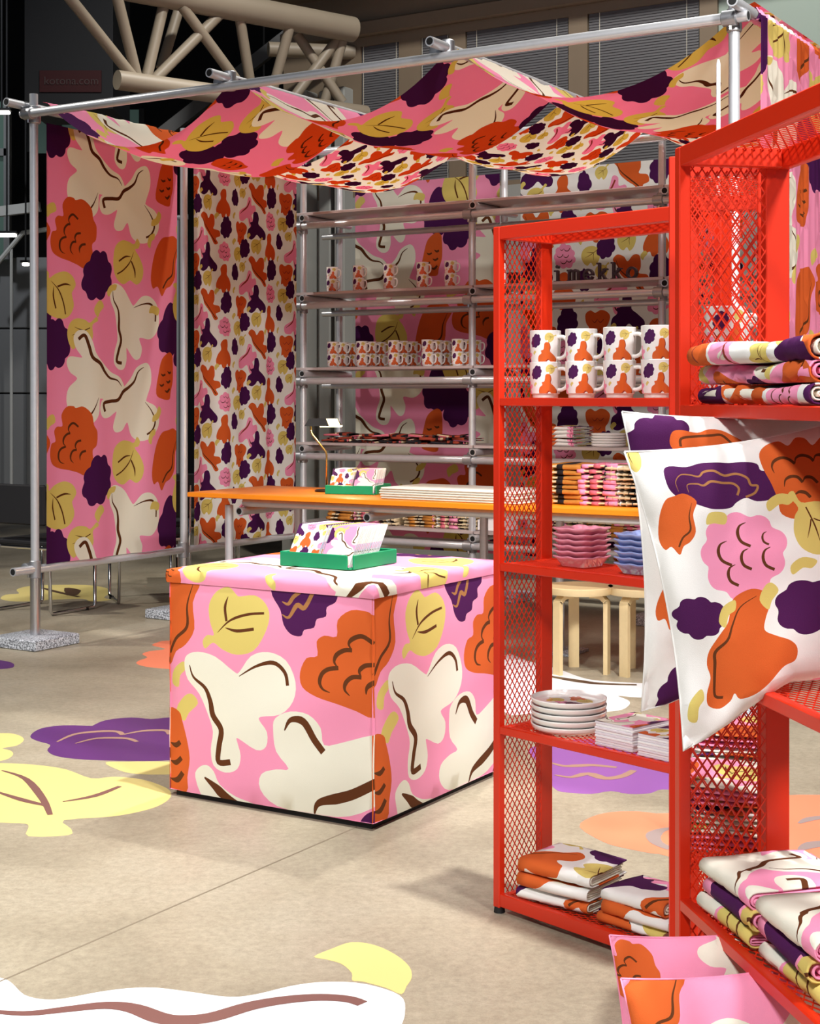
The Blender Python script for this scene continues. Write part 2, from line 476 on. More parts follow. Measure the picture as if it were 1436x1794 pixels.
SMALL_CELL = [(TREFOIL, 170, 275, .19), (BELLS, 265, 410, .185), (GRAPE2, 340, 355, .115), (LEAFS, 170, 410, .12), (STAR, 430, 440, .20), (BIRD, 180, 590, .20),
              (GRAPE, 280, 570, .15), (PAW, 385, 595, .155), (SCALP, 270, 735, .13), (LEAFS, 365, 735, .12), (LEAFS, 400, 820, .08), (GRAPE, 95, 440, .13),
              (M_STALK, 225, 500, .045), (M_CRES, 330, 480, .045), (M_STALK, 120, 350, .04), (M_STALK, 330, 660, .045)]
def small_print(w, h, ou=0.0, ov=0.0, sc=1.0, rot=0):
    k = 1.14 / 720.0 * sc
    kv = 0.97 / 1000.0 * sc
    L = []
    n = int(w / (310 * k)) + 4
    m_ = int(h / (510 * kv)) + 5
    for i in range(-3, n):
        for j in range(-4, m_ + 3):
            for m, x, y, s in SMALL_CELL:
                X = ou + (x - 65 + 318 * i) * k
                Y = ov + (y - 120 + 510 * j - (255 * (i % 2))) * kv
                L += inside(put(m, X, Y, s * sc, rot), w, h)
    return L

def inside(lay, w, h):
    keep = []
    if not lay:
        return keep
    xs = [p[0] for p in lay[0][1]]
    ys = [p[1] for p in lay[0][1]]
    if max(xs) <= 0.002 or min(xs) >= w - 0.002 or max(ys) <= 0.002 or min(ys) >= h - 0.002:
        return keep
    return lay

def stripes(w, h, cols, across=True):
    L = []
    x = 0.0
    total = (w if across else h)
    i = 0
    while x < total:
        c, s = cols[i % len(cols)]
        x1 = min(total, x + s)
        if across:
            L.append((c, [(x, -.01), (x1, -.01), (x1, h + .01), (x, h + .01)]))
        else:
            L.append((c, [(-.01, x), (w + .01, x), (w + .01, x1), (-.01, x1)]))
        x = x1
        i += 1
    return L

def cut(w, h, nu, nv, base, layers, us=None, vs_=None):
    """triangulate a w x h sheet so that every printed shape has its own crisp faces -> (points, triangles, colour names)"""
    V2, faces, cols = [], [], []
    V2 += [Vector((0, 0)), Vector((w, 0)), Vector((w, h)), Vector((0, h))]
    faces.append([0, 1, 2, 3])
    cols.append(base)
    for c, ps in layers:
        ps2 = []
        for p in ps:                                  # drop repeated points
            if not ps2 or math.hypot(p[0] - ps2[-1][0], p[1] - ps2[-1][1]) > 1e-4 * max(w, h):
                ps2.append(p)
        if len(ps2) < 3:
            continue
        area = sum(ps2[i - 1][0] * ps2[i][1] - ps2[i][0] * ps2[i - 1][1] for i in range(len(ps2)))
        if area < 0:
            ps2.reverse()
        b = len(V2)
        V2 += [Vector(p) for p in ps2]
        faces.append(list(range(b, b + len(ps2))))
        cols.append(c)
    us = us or [w * i / nu for i in range(nu + 1)]
    vv = vs_ or [h * j / nv for j in range(nv + 1)]
    for i, x in enumerate(us):
        for j, y in enumerate(vv):
            V2.append(Vector((x, y)))
    ov, oe, of, _, _, oid = delaunay_2d_cdt(V2, [], faces, 0, 1e-6 * max(w, h))
    tris, tc = [], []
    for f_, ids in zip(of, oid):
        if 0 not in ids:
            continue
        tris.append(tuple(f_))
        tc.append(cols[max(ids)])
    return [tuple(p) for p in ov], tris, tc

def lay_on(mb, patch, fmap, family, flip=False):
    pts, tris, tc = patch
    P = [fmap(x, y) for x, y in pts]
    b = len(mb.v)
    mb.v += [tuple(p) for p in P]
    for t, c in zip(tris, tc):
        t = t[::-1] if flip else t
        mb.f.append(tuple(b + i for i in t))
        mb.m.append(mb.mi(fam(family, c)))
    return mb

# ------------------------------------------------------------------ the hall: floor, back wall with windows, dark hall, truss
def concrete():
    m = bpy.data.materials.new('polished_concrete')
    m.use_nodes = True
    nt = m.node_tree
    b = nt.nodes['Principled BSDF']
    tc = nt.nodes.new('ShaderNodeTexCoord')
    def nz(scale, detail, rough=0.6):
        n = nt.nodes.new('ShaderNodeTexNoise')
        n.inputs['Scale'].default_value = scale
        n.inputs['Detail'].default_value = detail
        n.inputs['Roughness'].default_value = rough
        nt.links.new(tc.outputs['Object'], n.inputs['Vector'])
        return n
    def ramp(src, stops):
        r = nt.nodes.new('ShaderNodeValToRGB')
        el = r.color_ramp.elements
        el[0].position, el[0].color = stops[0]
        el[1].position, el[1].color = stops[1]
        for p, c in stops[2:]:
            e = el.new(p)
            e.color = c
        nt.links.new(src, r.inputs[0])
        return r
    big = ramp(nz(0.9, 4).outputs['Fac'], [(0.25, lin((136, 126, 108))), (0.5, lin((170, 160, 140))), (0.78, lin((186, 178, 160)))])
    fine = ramp(nz(38, 8, 0.85).outputs['Fac'], [(0.32, (0.62, 0.60, 0.58, 1)), (0.62, (1.08, 1.07, 1.05, 1))])
    speck = ramp(nz(260, 2).outputs['Fac'], [(0.27, (0.55, 0.52, 0.48, 1)), (0.36, (1, 1, 1, 1))])
    cur = big.outputs[0]
    for s in (fine, speck):
        mx = nt.nodes.new('ShaderNodeMix')
        mx.data_type = 'RGBA'
        mx.blend_type = 'MULTIPLY'
        mx.inputs[0].default_value = 0.85
        nt.links.new(cur, mx.inputs[6])
        nt.links.new(s.outputs[0], mx.inputs[7])
        cur = mx.outputs[2]
    nt.links.new(cur, b.inputs['Base Color'])
    rr = ramp(nz(3, 4).outputs['Fac'], [(0.3, (0.34, 0.34, 0.34, 1)), (0.7, (0.52, 0.52, 0.52, 1))])
    nt.links.new(rr.outputs[0], b.inputs['Roughness'])
    b.inputs['Specular IOR Level'].default_value = 0.35
    return m

def granite():
    m = bpy.data.materials.new('grey_granite')
    m.use_nodes = True
    nt = m.node_tree
    b = nt.nodes['Principled BSDF']
    tc = nt.nodes.new('ShaderNodeTexCoord')
    n = nt.nodes.new('ShaderNodeTexNoise')
    n.inputs['Scale'].default_value = 130
    n.inputs['Detail'].default_value = 3
    nt.links.new(tc.outputs['Object'], n.inputs['Vector'])
    r = nt.nodes.new('ShaderNodeValToRGB')
    el = r.color_ramp.elements
    el[0].position, el[0].color = 0.36, lin((78, 81, 88))
    el[1].position, el[1].color = 0.64, lin((222, 226, 234))
    nt.links.new(n.outputs['Fac'], r.inputs[0])
    nt.links.new(r.outputs[0], b.inputs['Base Color'])
    b.inputs['Roughness'].default_value = 0.6
    return m
CONCRETE, GRANITE = concrete(), granite()

fl = MB()
fl.box(-14, -3, -0.2, 14, 30, 0, CONCRETE)
floor = struct(fl.obj('floor'))
JOINT = mat('slab_joint', (128, 116, 98), 0.9)
j1, j2 = FL(-220, 1815), FL(830, 1360)
jb = MB()
jb.bar((j1.x, j1.y, 0.0), (j2.x, j2.y, 0.0), 0.006, 0.0016, JOINT)
jb.obj('slab_joint', floor)

WALLM = mat('painted_wall_grey', (150, 152, 148), 0.75, noise=(3, 0.06))
BEIGE = mat('beige_paint', (122, 108, 90), 0.6, noise=(4, 0.05))
BEIGE2 = mat('beige_truss_paint', (142, 131, 114), 0.5, noise=(6, 0.05))
SOFF = mat('ceiling_soffit_paint', (120, 106, 88), 0.8)
BLACKW = mat('painted_hall_gloom', (26, 27, 30), 0.85, noise=(2, 0.2))  # near-black colour stands in for the unlit hall
GREYP = mat('precast_grey_panel', (118, 120, 122), 0.8, noise=(2, 0.1))
GLASS = mat('dim_window_glass', (60, 66, 66), 0.08, spec=0.6)
BLIND = mat('grey_blind_slat', (92, 92, 95), 0.6)
LITG = mat('glass_painted_inside_light', (160, 176, 166), 0.15, spec=0.6)  # light from the room behind is put into this pane colour

WQ = 4.2
pavM = Matrix.Translation(A0) @ Matrix.Rotation(ANG, 4, 'Z')
wl = MB()
R0, R1 = -1.35, 8.0
wz0, wz1 = 3.05, 4.32
xs_ = [r_of(x, WQ) for x in (625, 705, 730, 793, 808, 1003, 1021, 1233, 1248, 1470)]
wl.box(R0, WQ, 0, R1, WQ + 0.3, wz0, WALLM, pavM)
wl.box(R0, WQ, wz1, R1, WQ + 0.3, 6.5, BEIGE, pavM)
edges = [R0] + xs_ + [R1]
for i in range(0, len(edges), 2):
    wl.box(edges[i], WQ, wz0, edges[i + 1], WQ + 0.3, wz1, BEIGE, pavM)
wall = struct(wl.obj('wall_back'))
pil = MB()
for a, b, t in ((505, 522, .10), (536, 556, .16), (566, 586, .07), (600, 618, .13)):
    pil.box(r_of(a, WQ), WQ - t, 0, r_of(b, WQ), WQ + 0.01, wz0 + 0.9, WALLM, pavM, 0.01)
pil.obj('pilaster', wall)
sill = MB()
sill.box(R0, WQ - 0.06, wz1 + 0.04, R1, WQ + 0.01, wz1 + 0.16, BEIGE, pavM, 0.01)
sill.box(R0, WQ - 0.5, 4.72, R1, WQ + 0.01, 4.95, SOFF, pavM)
sill.obj('lintel_ledge', wall)
for i in range(5):
    a, b = xs_[2 * i], xs_[2 * i + 1]
    w = thing('window_%d' % (i + 1), None, None, pavM @ Vector((a, WQ, wz0)), ANG)
    w['kind'] = 'structure'
    W, H = b - a, wz1 - wz0
    f = MB()
    t = 0.035
    for (x0, z0, x1, z1) in ((0, 0, t, H), (W - t, 0, W, H), (t, 0, W - t, t), (t, H - t, W - t, H)):
        f.box(x0, 0.0, z0, x1, 0.08, z1, BEIGE)
    f.obj('window_frame', w)
    g = MB()
    g.box(t, 0.03, t, W - t, 0.04, H - t, LITG if i == 4 else GLASS)
    if i == 4:
        g.obj('pane', w)
    else:                                            # the blind hangs in front of the glass
        g.box(t, 0.06, t, W - t, 0.062, H - t, GLASS)
        g.obj('pane', w)
        s = MB()
        n = 58
        for k in range(n):
            z = t + (H - 2 * t) * (k + .5) / n
            s.bar((t + .01, 0.012, z), (W - t - .01, 0.012, z), 0.0225, 0.0012, BLIND, up=(0, -0.97, 0.25))
        s.obj('blind_slats', w)['kind'] = 'stuff'
        c = MB()
        for xx in (W * .14, W * .86):
            c.tube([(xx, 0.004, t), (xx, 0.004, H - t)], 0.0025, mat('blind_cord', (200, 196, 180), 0.7), 5)
        c.obj('blind_cord', w)

# far dark hall
dk = MB()
dk.box(-13.5, 26, 0, 13.7, 26.3, 12, BLACKW)
struct(dk.obj('wall_far'))
dk = MB()
dk.box(-13.8, 8, 0, -13.5, 26.3, 12, BLACKW)
struct(dk.obj('wall_left'))
dk = MB()
dk.box(13.7, -3, 0, 14, 26.3, 12, BLACKW)
struct(dk.obj('wall_right'))
ce = MB()
ce.box(-14, -3, 12, 14, 30, 12.2, BLACKW)
struct(ce.obj('ceiling'))
pp = thing('precast_parapet', 'low grey precast wall with panel joints beyond the leftmost post', 'wall', (0, 0, 0))
for (x0, x1, z0, z1) in ((-9, -4.9, 0.05, 1.45), (-9, -4.9, 1.47, 2.35), (-9, -4.9, 2.37, 3.35)):
    b = MB()
    b.box(x0, 21.0, z0, x1, 21.2, z1, GREYP, None, 0.01)
    b.obj('panel', pp)
b = MB(); b.box(-9, 21.02, 0, -4.9, 21.2, 3.34, BLACKW); b.obj('core', pp)
rail = thing('stair_railing', 'white tubular stair railing in the dark hall behind the pink drape', 'railing')
WHITEP = mat('white_paint', (190, 192, 190), 0.5)
rb = MB()
rb.tube([PX(-10, 468, 20.4), PX(40, 408, 20.4), PX(110, 398, 20.4), PX(330, 380, 20.4)], 0.035, WHITEP, 8)
rb.obj('handrail', rail)
for px, py in ((20, 432), (60, 405), (120, 397), (200, 391), (312, 382)):
    rb = MB(); p = PX(px, py, 20.4); rb.tube([(p.x, p.y, 0), p], 0.022, WHITEP, 6); rb.obj('baluster', rail)
rb = MB(); rb.bar(PX(-10, 372, 20.2), PX(70, 362, 20.2), 0.1, 0.13, WHITEP); rb.obj('stair_edge', rail)
ub = MB()
ub.bar(PX(250, 262, 17.0), PX(540, 35, 17.0), 0.12, 0.14, GREYP)
tag(ub.obj('roof_brace'), 'grey diagonal roof brace far behind the beige truss', 'brace')

LAMPM = mat('hall_lamp_white', (255, 248, 230), 0.5, emit=6.0)
for i, (px, py, Y, w) in enumerate(((12, 412, 19.5, .12), (130, 188, 20, .20), (212, 165, 19.5, .05), (462, 143, 18, .12), (3, 197, 19, .1), (45, 463, 19.8, .04))):
    l = thing('hall_lamp', ('small glowing ceiling lamp in the dark hall, ' + ('above the low grey wall', 'just over the left beam end', 'under the truss tube end',
              'behind the truss diagonals', 'at the dark window edge', 'below the stair railing')[i]), 'lamp', PX(px, py, Y))
    b = MB(); b.box(-w, -.04, -.02, w, .04, .02, LAMPM, None, .008); b.obj('diffuser', l)
    b = MB(); b.box(-w - .02, -.05, .02, w + .02, .05, .05, BLACKW); b.obj('housing', l)
    b = MB(); b.tube([(0, 0, .05), (0, 0, 12 - l.location.z)], .012, BLACKW, 6); b.obj('drop_rod', l)

# dim glazed openings on the far left
GLOW = mat('greenish_lit_glass', (70, 92, 84), 0.2, emit=0.25)
dw = thing('window_6', None, None); dw['kind'] = 'structure'
b = MB()
p0, p1 = PX(-20, 455, 20.8), PX(14, 178, 20.8)
b.box(p0.x, 20.8, p0.z, p1.x, 20.85, p1.z, GLOW)
b.obj('pane', dw)
b = MB()
for x in (p0.x + .05, p1.x):
    b.box(x - .04, 20.72, p0.z, x + .04, 20.84, p1.z, GREYP)
zm = PX(0, 268, 20.8).z
b.box(p0.x, 20.72, zm - .05, p1.x, 20.84, zm + .05, GREYP)
b.obj('window_frame', dw)
dw = thing('window_7', None, None); dw['kind'] = 'structure'
b = MB()
p0, p1 = PX(55, 268, 22.8), PX(250, 192, 22.8)
b.box(p0.x, 22.8, p0.z, p1.x, 22.85, p1.z, GLOW)
b.obj('pane', dw)
b = MB()
for k in range(5):
    x = p0.x + (p1.x - p0.x) * k / 4
    b.box(x - .04, 22.7, p0.z, x + .04, 22.82, p1.z, BLACKW)
b.obj('window_frame', dw)

# hanging sign with the dim red strip
sg = thing('hanging_sign', 'dark hanging sign box with a dim red strip reading kotona.com', 'sign', PX(118, 190, 15.0))
SX = 15.0 / F
b = MB(); b.box(-75 * SX, 0, 0, 80 * SX, 0.9, 1.6, mat('dark_sign_face', (34, 36, 40), 0.6)); b.obj('body', sg)
b = MB(); b.box(-48 * SX, -0.02, 28 * SX, 60 * SX, 0.0, 66 * SX, mat('dim_red_sign', (64, 12, 16), 0.6)); b.obj('red_strip', sg)
tcu = bpy.data.curves.new('sign_text', 'FONT')
tcu.body = 'kotona.com'
tcu.size = 20 * SX
tcu.extrude = 0.004
tcu.align_x = 'CENTER'
tob = bpy.data.objects.new('tmp_text', tcu)
COL.objects.link(tob)
bpy.context.view_layer.update()
tme = bpy.data.meshes.new_from_object(tob.evaluated_get(bpy.context.evaluated_depsgraph_get()))
bpy.data.objects.remove(tob)
tme.materials.clear()
tme.materials.append(mat('sign_letter_grey', (84, 66, 66), 0.6))
to = bpy.data.objects.new('lettering', tme)
COL.objects.link(to)
to.parent = sg
to.location = (8 * SX, -0.026, 41 * SX)
to.rotation_euler = (math.radians(90), 0, 0)

# tubular truss under the roof
tr = thing('tubular_truss', 'beige painted tubular roof truss with welded diagonals above the canopy', 'truss')
b = MB()
c0, c1 = PX(205, 140, 10.7), PX(640, 198, 12.0)
c1.z = c0.z
b.tube([c0, c1], 0.07, BEIGE2, 20)
b.obj('bottom_chord', tr, True and 'auto')
b = MB()
u0, u1 = PX(205, -34, 10.7), PX(618, 52, 12.0)
u0 = u0 + (u0 - u1) * 0.35
u0.z = u1.z
b.tube([u0, u1], 0.1, BEIGE2, 20)
b.obj('top_chord', tr)
b = MB()
b.tube([PX(470, 86, 12.3), PX(620, 92, 12.5)], 0.06, BEIGE2, 14)
b.obj('side_chord', tr)
for (ax, ay, aY, bx, by, bY) in ((232, 134, 10.8, 105, -25, 10.3), (240, 136, 10.85, 200, -25, 10.6), (256, 138, 10.9, 296, -30, 11.0), (268, 142, 10.95, 408, 2, 11.3),
                                 (282, 120, 11.4, 330, -40, 11.6), (318, 10, 11.0, 432, 165, 11.5), (415, 0, 11.3, 442, 170, 11.6), (512, 30, 11.6, 474, 170, 11.7),
                                 (520, 60, 11.9, 600, 180, 12.0), (590, 70, 12.0, 500, 190, 11.8), (600, 72, 12.0, 565, 190, 12.0)):
    b = MB(); b.tube([PX(ax, ay, aY), PX(bx, by, bY)], 0.04, BEIGE2, 14); b.obj('diagonal', tr)

# ------------------------------------------------------------------ the pavilion: tube frame, base blocks
fr = thing('scaffold_pavilion', 'galvanised scaffold tube frame carrying the printed canopy and drapes', 'frame', A0, ANG)
TR = 0.0242
ZB = 3.0
RS = [0.0, 1.35, 2.653, 4.10]
def tpart(name, pts, r=TR, m=STEEL, parent=None, bore_shade=BORE_SHADE):
    b = MB()
    b.tube(pts, r, m, 14, True, bore_shade)
    return b.obj(name, parent if parent is not None else fr)
clamp_me = {}
def clamp(x, y, z, axis='x', parent=None, key='c'):
    """cast fitting: a collar round the post and a socket along the crossing tube"""
    if axis not in clamp_me:
        b = MB()
        b.tube([(0, 0, -.05), (0, 0, -.045), (0, 0, .045), (0, 0, .05)], [.028, .033, .033, .028], CLAMP, 12)
        d = Vector((1, 0, 0)) if axis == 'x' else Vector((0, 1, 0))
        s = Vector((0, 1, 0)) if axis == 'x' else Vector((1, 0, 0))
        off = s * -0.052
        b.tube([off - d * .034, off - d * .03, off + d * .03, off + d * .034], [.028, .034, .034, .028], CLAMP, 12)
        b.tube([off + d * .0 + Vector((0, 0, -.05)), off + Vector((0, 0, -.03))], .009, STEEL2, 6)
        b.tube([d * .045, d * .03], .009, STEEL2, 6)
        clamp_me[axis] = b.mesh('clamp', 'auto')
    o = bpy.data.objects.new('clamp', clamp_me[axis])
    COL.objects.link(o)
    o.parent = parent if parent is not None else fr
    o.location = (x, y, z)
    return o
# front: corner posts, beam; left side: posts, top and bottom tubes; right side
BQ = 3.05
for (r, q, lean) in ((0, 0, -.012), (0, 1.293, 0), (4.10, 0, 0), (4.10, 1.9, 0)):
    tpart('post', [(r, q, 0.06), (r + lean, q, 3.12)])
    sl = MB(); sl.tube([(r, q, 0.06), (r, q, 0.40)], .029, STEEL2, 14); sl.obj('post_sleeve', fr)
    tpart('collar', [(r, q, 0.40), (r, q, 0.41)], .031, BLACK)
yb = -0.052
tpart('front_beam', [(-0.05, yb, ZB), (4.18, yb, ZB)])
for r in (0, 4.10):
    clamp(r, 0, ZB, 'x')
for r in RS[:3]:
    xo = -.052 if r == 0 else .045
    tpart('cross_tube', [(r + xo, -0.17, ZB + 0.052), (r + xo, 2.75, ZB + 0.052)])
for r in RS[1:3]:
    o = clamp(r + .045, yb + .05, ZB + .04, 'y')
tpart('back_beam', [(-0.05, 2.53, ZB), (4.18, 2.53, ZB)])
tpart('side_top_tube', [(4.152, -0.17, ZB + .04), (4.152, 2.6, ZB + .04)])
tpart('side_bottom_tube', [(.0, -0.17, .43), (.0, 2.7, .43)])
tpart('side_bottom_tube', [(4.1, -0.17, .43), (4.1, 2.2, .43)])
for r, q in ((0, 0), (0, 1.293), (4.1, 0)):
    clamp(r, q, .43, 'y')

def base_block(r, q, label, s=0.175):
    o = MB()
    o.box(-s, -s, 0, s, s, 0.06, GRANITE, None, 0.006)
    ob = o.obj('granite_base_block', None, 'auto', PV(r, q), ANG)
    return tag(ob, label, 'base block', 'granite base blocks')
base_block(0, 0, 'speckled granite base block under the leftmost front post')
base_block(0, 1.293, 'granite base block between the chrome chair legs and the printed cube')
base_block(4.10, 0, 'granite base block under the front post behind the red shelves')

# ------------------------------------------------------------------ canopy strips and drapes
def sagz(r, sag):
    for i in range(3):
        a, b = RS[i], RS[i + 1]
        if r <= b or i == 2:
            t = min(max((r - a) / (b - a), 0), 1)
            base = ZB + 0.079
            return base - sag[i] * 4 * t * (1 - t)
def canopy(name, label, q0, q1, layers, base, sag):
    w = RS[3] - RS[0] + 0.06
    d = q1 - q0
    p = cut(w, d, 84, 14, base, layers(w, d))
    def fm(x, y):
        r = x - 0.03
        t = y / d
        z = sagz(r, sag)
        k = (ZB + .079 - z)
        z -= 0.12 * k * (4 * t * (1 - t)) * 1.0
        z += 0.010 * math.sin(9 * t + r * 4) * min(1, k * 5)
        return Vector((r + .045, q0 + y, z))
    mb = lay_on(MB(), p, fm, 'sheer')
    o = mb.obj(name, None, True, A0, ANG)
    return tag(o, label, 'canopy', 'canopy strips')
canopy('canopy_strip', 'front canopy strip with large pink and cream print sagging between the tubes', 0.04, 1.24,
       lambda w, d: big_print(w, d, -.2, -.35), 'pink', (.32, .31, .33))
canopy('canopy_strip', 'rear canopy strip with small dense print on white sagging behind the pink one', 1.36, 2.50,
       lambda w, d: small_print(w, d, 0, 0, 0.95), 'white', (.27, .26, .26))

def drape(name, label, origin, along, width, ztop, zbot, layers, base, amp=0.012, waves=2.2, gather=0.0, nu=26, nv=40):
    H = ztop - zbot
    p = cut(width, H, nu, nv, base, layers(width, H))
    nrm = Vector((along.y, -along.x, 0))
    ph = random.uniform(0, 6)
    def fm(x, y):
        t = y / H
        s = amp * (math.sin(x / width * waves * 6.28 + ph + t * 1.3) * (0.35 + 0.65 * t) + 0.5 * math.sin(x / width * waves * 15 + ph * 2 - t * 2) * 0.5)
        if gather:
            s += gather * math.sin(x * 95 + 1.5 * math.sin(x * 31)) * (1 - 0.75 * t)
        pt = origin + along * x + nrm * s
        return Vector((pt.x, pt.y, ztop - y))
    o = lay_on(MB(), p, fm, 'sheer').obj(name, None, True)
    return tag(o, label, 'drape', 'printed drapes')
drape('printed_drape', 'large print pink drape hanging beside the leftmost front post', PV(0.035, 0.05), V, 1.14, ZB - .04, .455,
      lambda w, h: big_print(w, h, 0.0, -.78), 'pink')
drape('printed_drape', 'small dense print drape on white between left posts and back rack', PV(0.035, 1.335), V, 1.13, ZB - .04, .455,
      lambda w, h: small_print(w, h, 0, 0), 'white', 0.018, 3.2)
drape('printed_drape', 'large print pink drape hanging behind the mugs on the back rack', PV(r_of(622, 3.22), 3.22), U, 1.22, 2.98, .3,
      lambda w, h: big_print(w, h, -.4, -.5, 1.05), 'pink', 0.008, 1.2)
drape('printed_drape', 'medium print drape on white behind the standing letters', PV(r_of(912, 3.22), 3.22), U, 1.6, 2.98, .3,
      lambda w, h: small_print(w, h, -.1, -.2, 1.35), 'white', 0.008, 1.6)
right_drape = drape('printed_drape', 'large print pink drape gathered on the right side tube behind the red shelves', PV(4.19, 0.08), V, 1.75, ZB + .03, .47,
      lambda w, h: big_print(w, h, -.42, -.30), 'pink', 0.012, 3.5, 0.006, nu=120, nv=24)

# ------------------------------------------------------------------ back rack
rk = thing('tube_rack', 'galvanised tube shelving rack with grey boards behind the orange table', 'shelving', A0, ANG)
RP = [0.0, 1.377, 2.72, 4.06]
RQ0, RQ1 = 2.60, 3.055
TZ = [2.616, 2.05, 1.518, 0.989, 0.42]
for r in RP:
    for q in (RQ0, RQ1):
        tpart('post', [(r, q, 0.06), (r, q, 3.10)], TR, STEEL, rk)
        if q == RQ0 or r < 3:
            base_block(r, q, 'granite base block under the %s post of the %s row of the rack' % (ORD[RP.index(r)], 'front' if q == RQ0 else 'rear'), 0.15)
tpart('top_rail', [(-.08, RQ0 - .05, 3.13), (4.16, RQ0 - .05, 3.13)], TR, STEEL, rk)
for z in TZ:
    tpart('front_rail', [(-.11, RQ0 - .052, z), (4.16, RQ0 - .052, z)], TR, STEEL, rk)
    tpart('rear_rail', [(-.11, RQ1 + .052 - .1, z - .03), (4.16, RQ1 + .052 - .1, z - .03)], TR * .9, STEEL, rk)
    for i, r in enumerate(RP):
        tpart('depth_tube', [(r + .052, RQ0 - .09, z + .052), (r + .052, RQ1 + .06, z + .052)], TR, STEEL, rk)
        clamp(r, RQ0, z, 'x', rk)
    for i in range(3):
        b = MB()
        b.box(RP[i] - (.09 if i == 0 else -.03), RQ0 - .035, z + .077, RP[i + 1] + .02, RQ1 - .03, z + .097, SHELFM, None, .002)
        b.obj('shelf_board', rk)
def on_rack(px, tier, q):
    return PV(r_of(px, q), q, TZ[tier] + .097)

# ------------------------------------------------------------------ orange table
TZT = 0.85
tb = thing('work_table', 'long orange topped table on steel tube legs in front of the rack', 'table', PV(0.557, 0.659), ANG)
TL, TD = 3.25, 0.78
b = MB(); b.box(0, 0, TZT - .028, TL, TD, TZT, ORANGET, None, .003); b.obj('table_top', tb)
for y in (.13, TD - .1):
    tpart('rail', [(.32, y, TZT - .056), (TL - .05, y, TZT - .056)], TR, STEEL, tb)
lx = r_of(405, .659 + .15) - .557
for x, y in ((lx, .13), (lx + .1, TD - .1), (r_of(981, 1.34) - .557, TD - .1), (TL - .3, .13), (1.6, TD - .1)):
    tpart('leg', [(x, y, 0.02), (x, y, TZT - .075)], TR, STEEL, tb)
    tpart('floor_flange', [(x, y, 0), (x, y, .02)], .05, CLAMP, tb, None)
for x in (.32, 1.2):
    tpart('cross_rail', [(x, -.02 + .1, TZT - .105), (x, TD - .05, TZT - .105)], TR, STEEL, tb)
base_block(r_of(981, 1.34), .659 + TD - .1, 'granite base block behind the birch stool legs', 0.12).scale = (1, 1, .3)
def on_table(px, q, dz=0.0):
    return PV(r_of(px, q), q, TZT + dz)

# ------------------------------------------------------------------ cloth-covered cube
HB = 0.43
cube = thing('printed_cube', 'large pink cube covered in printed cloth with a cushioned lid', 'cube seat', PV(3.20, -1.657), ANG)
def bx_uv(ps):
    out = []
    for x, y in ps:
        t = (x - 40) / 830
        top, bot = 178 + 65 * t, 1048 + 145 * t
        out.append((t * 0.86, (y - top) / (bot - top) * 0.735))
    return out
def box_layout():
    L = []
    for m in (M_BELL, M_LEAF, M_PLUM, M_ORANGE, M_CRES, M_STALK, M_BUD, M_CREAM, M_CREAMS, M_CREAM2):
        L.append((m['col'], crom(bx_uv(m['out']), 3)))
        for c, w, ps in m['st']:
            L.append((c, ribbon(bx_uv(ps), w / 830 * .86)))
    L.append(('plum', crom(bx_uv([(822, 1200), (835, 1158), (872, 1138), (920, 1160), (900, 1230)]), 3)))
    return L
side_patch = cut(0.86, 0.735, 14, 12, 'pink', box_layout())
mb = MB()
def side(o, ax, nr):
    def fm(x, y):
        t, v = x / .86, y / .735
        bul = .012 * max(0, 16 * t * (1 - t) * v * (1 - v)) ** 0.5 - .004 * (abs(2 * t - 1) ** 16) * 1.5
        bul += .0025 * math.sin(18 * v + 7 * t) * t
        return o + ax * x + nr * bul + Vector((0, 0, .022 + .735 - y))
    return fm
X_, Y_ = Vector((1, 0, 0)), Vector((0, 1, 0))
lay_on(mb, side_patch, side(Vector((-HB, -HB, 0)), X_, -Y_), 'cloth')
lay_on(mb, side_patch, side(Vector((HB, -HB, 0)), Y_, X_), 'cloth')
lay_on(mb, side_patch, side(Vector((HB, HB, 0)), -X_, Y_), 'cloth')
lay_on(mb, side_patch, side(Vector((-HB, HB, 0)), -Y_, -X_), 'cloth')
mb.add([(-HB, -HB, .024), (HB, -HB, .024), (HB, HB, .024), (-HB, HB, .024), (-HB, -HB, .755), (HB, -HB, .755), (HB, HB, .755), (-HB, HB, .755)],
       [(3, 2, 1, 0), (4, 5, 6, 7)], fam('cloth', 'pink'))
mb.obj('body', cube, True)
b = MB(); b.box(-HB + .02, -HB + .02, 0, HB - .02, HB - .02, .03, BLACK); b.obj('plinth', cube)
def lid_layout(w, h):
    L = []
    for m, x, y, s, r in ((M_CREAM, .30, .34, .44, 96), (M_CREAM, .66, .24, .46, 80), (M_LEAF, .17, .12, .22, 40), (M_PLUM, .62, .86, .26, 0), (M_LEAF, .80, .68, .26, 200), (M_ORANGE, .12, .72, .34, 0),
                          (M_CREAM, .42, .66, .38, 20), (M_LEAF, .90, .42, .2, 80), (M_CREAMS, .90, .06, .28, 0), (M_ORANGE, .05, .02, .14, 0), (M_CRES, .5, .04, .08, 0)):
        L += put(m, x, y, s, r)
    return L
LID = 0.045
lw = .87 + 2 * LID
ls = [0, LID * .5, LID] + [LID + .87 * i / 10 for i in range(1, 10)] + [LID + .87, lw - LID * .5, lw]
lid_patch = cut(lw, lw, 0, 0, 'pink', lid_layout(lw, lw), ls, ls)
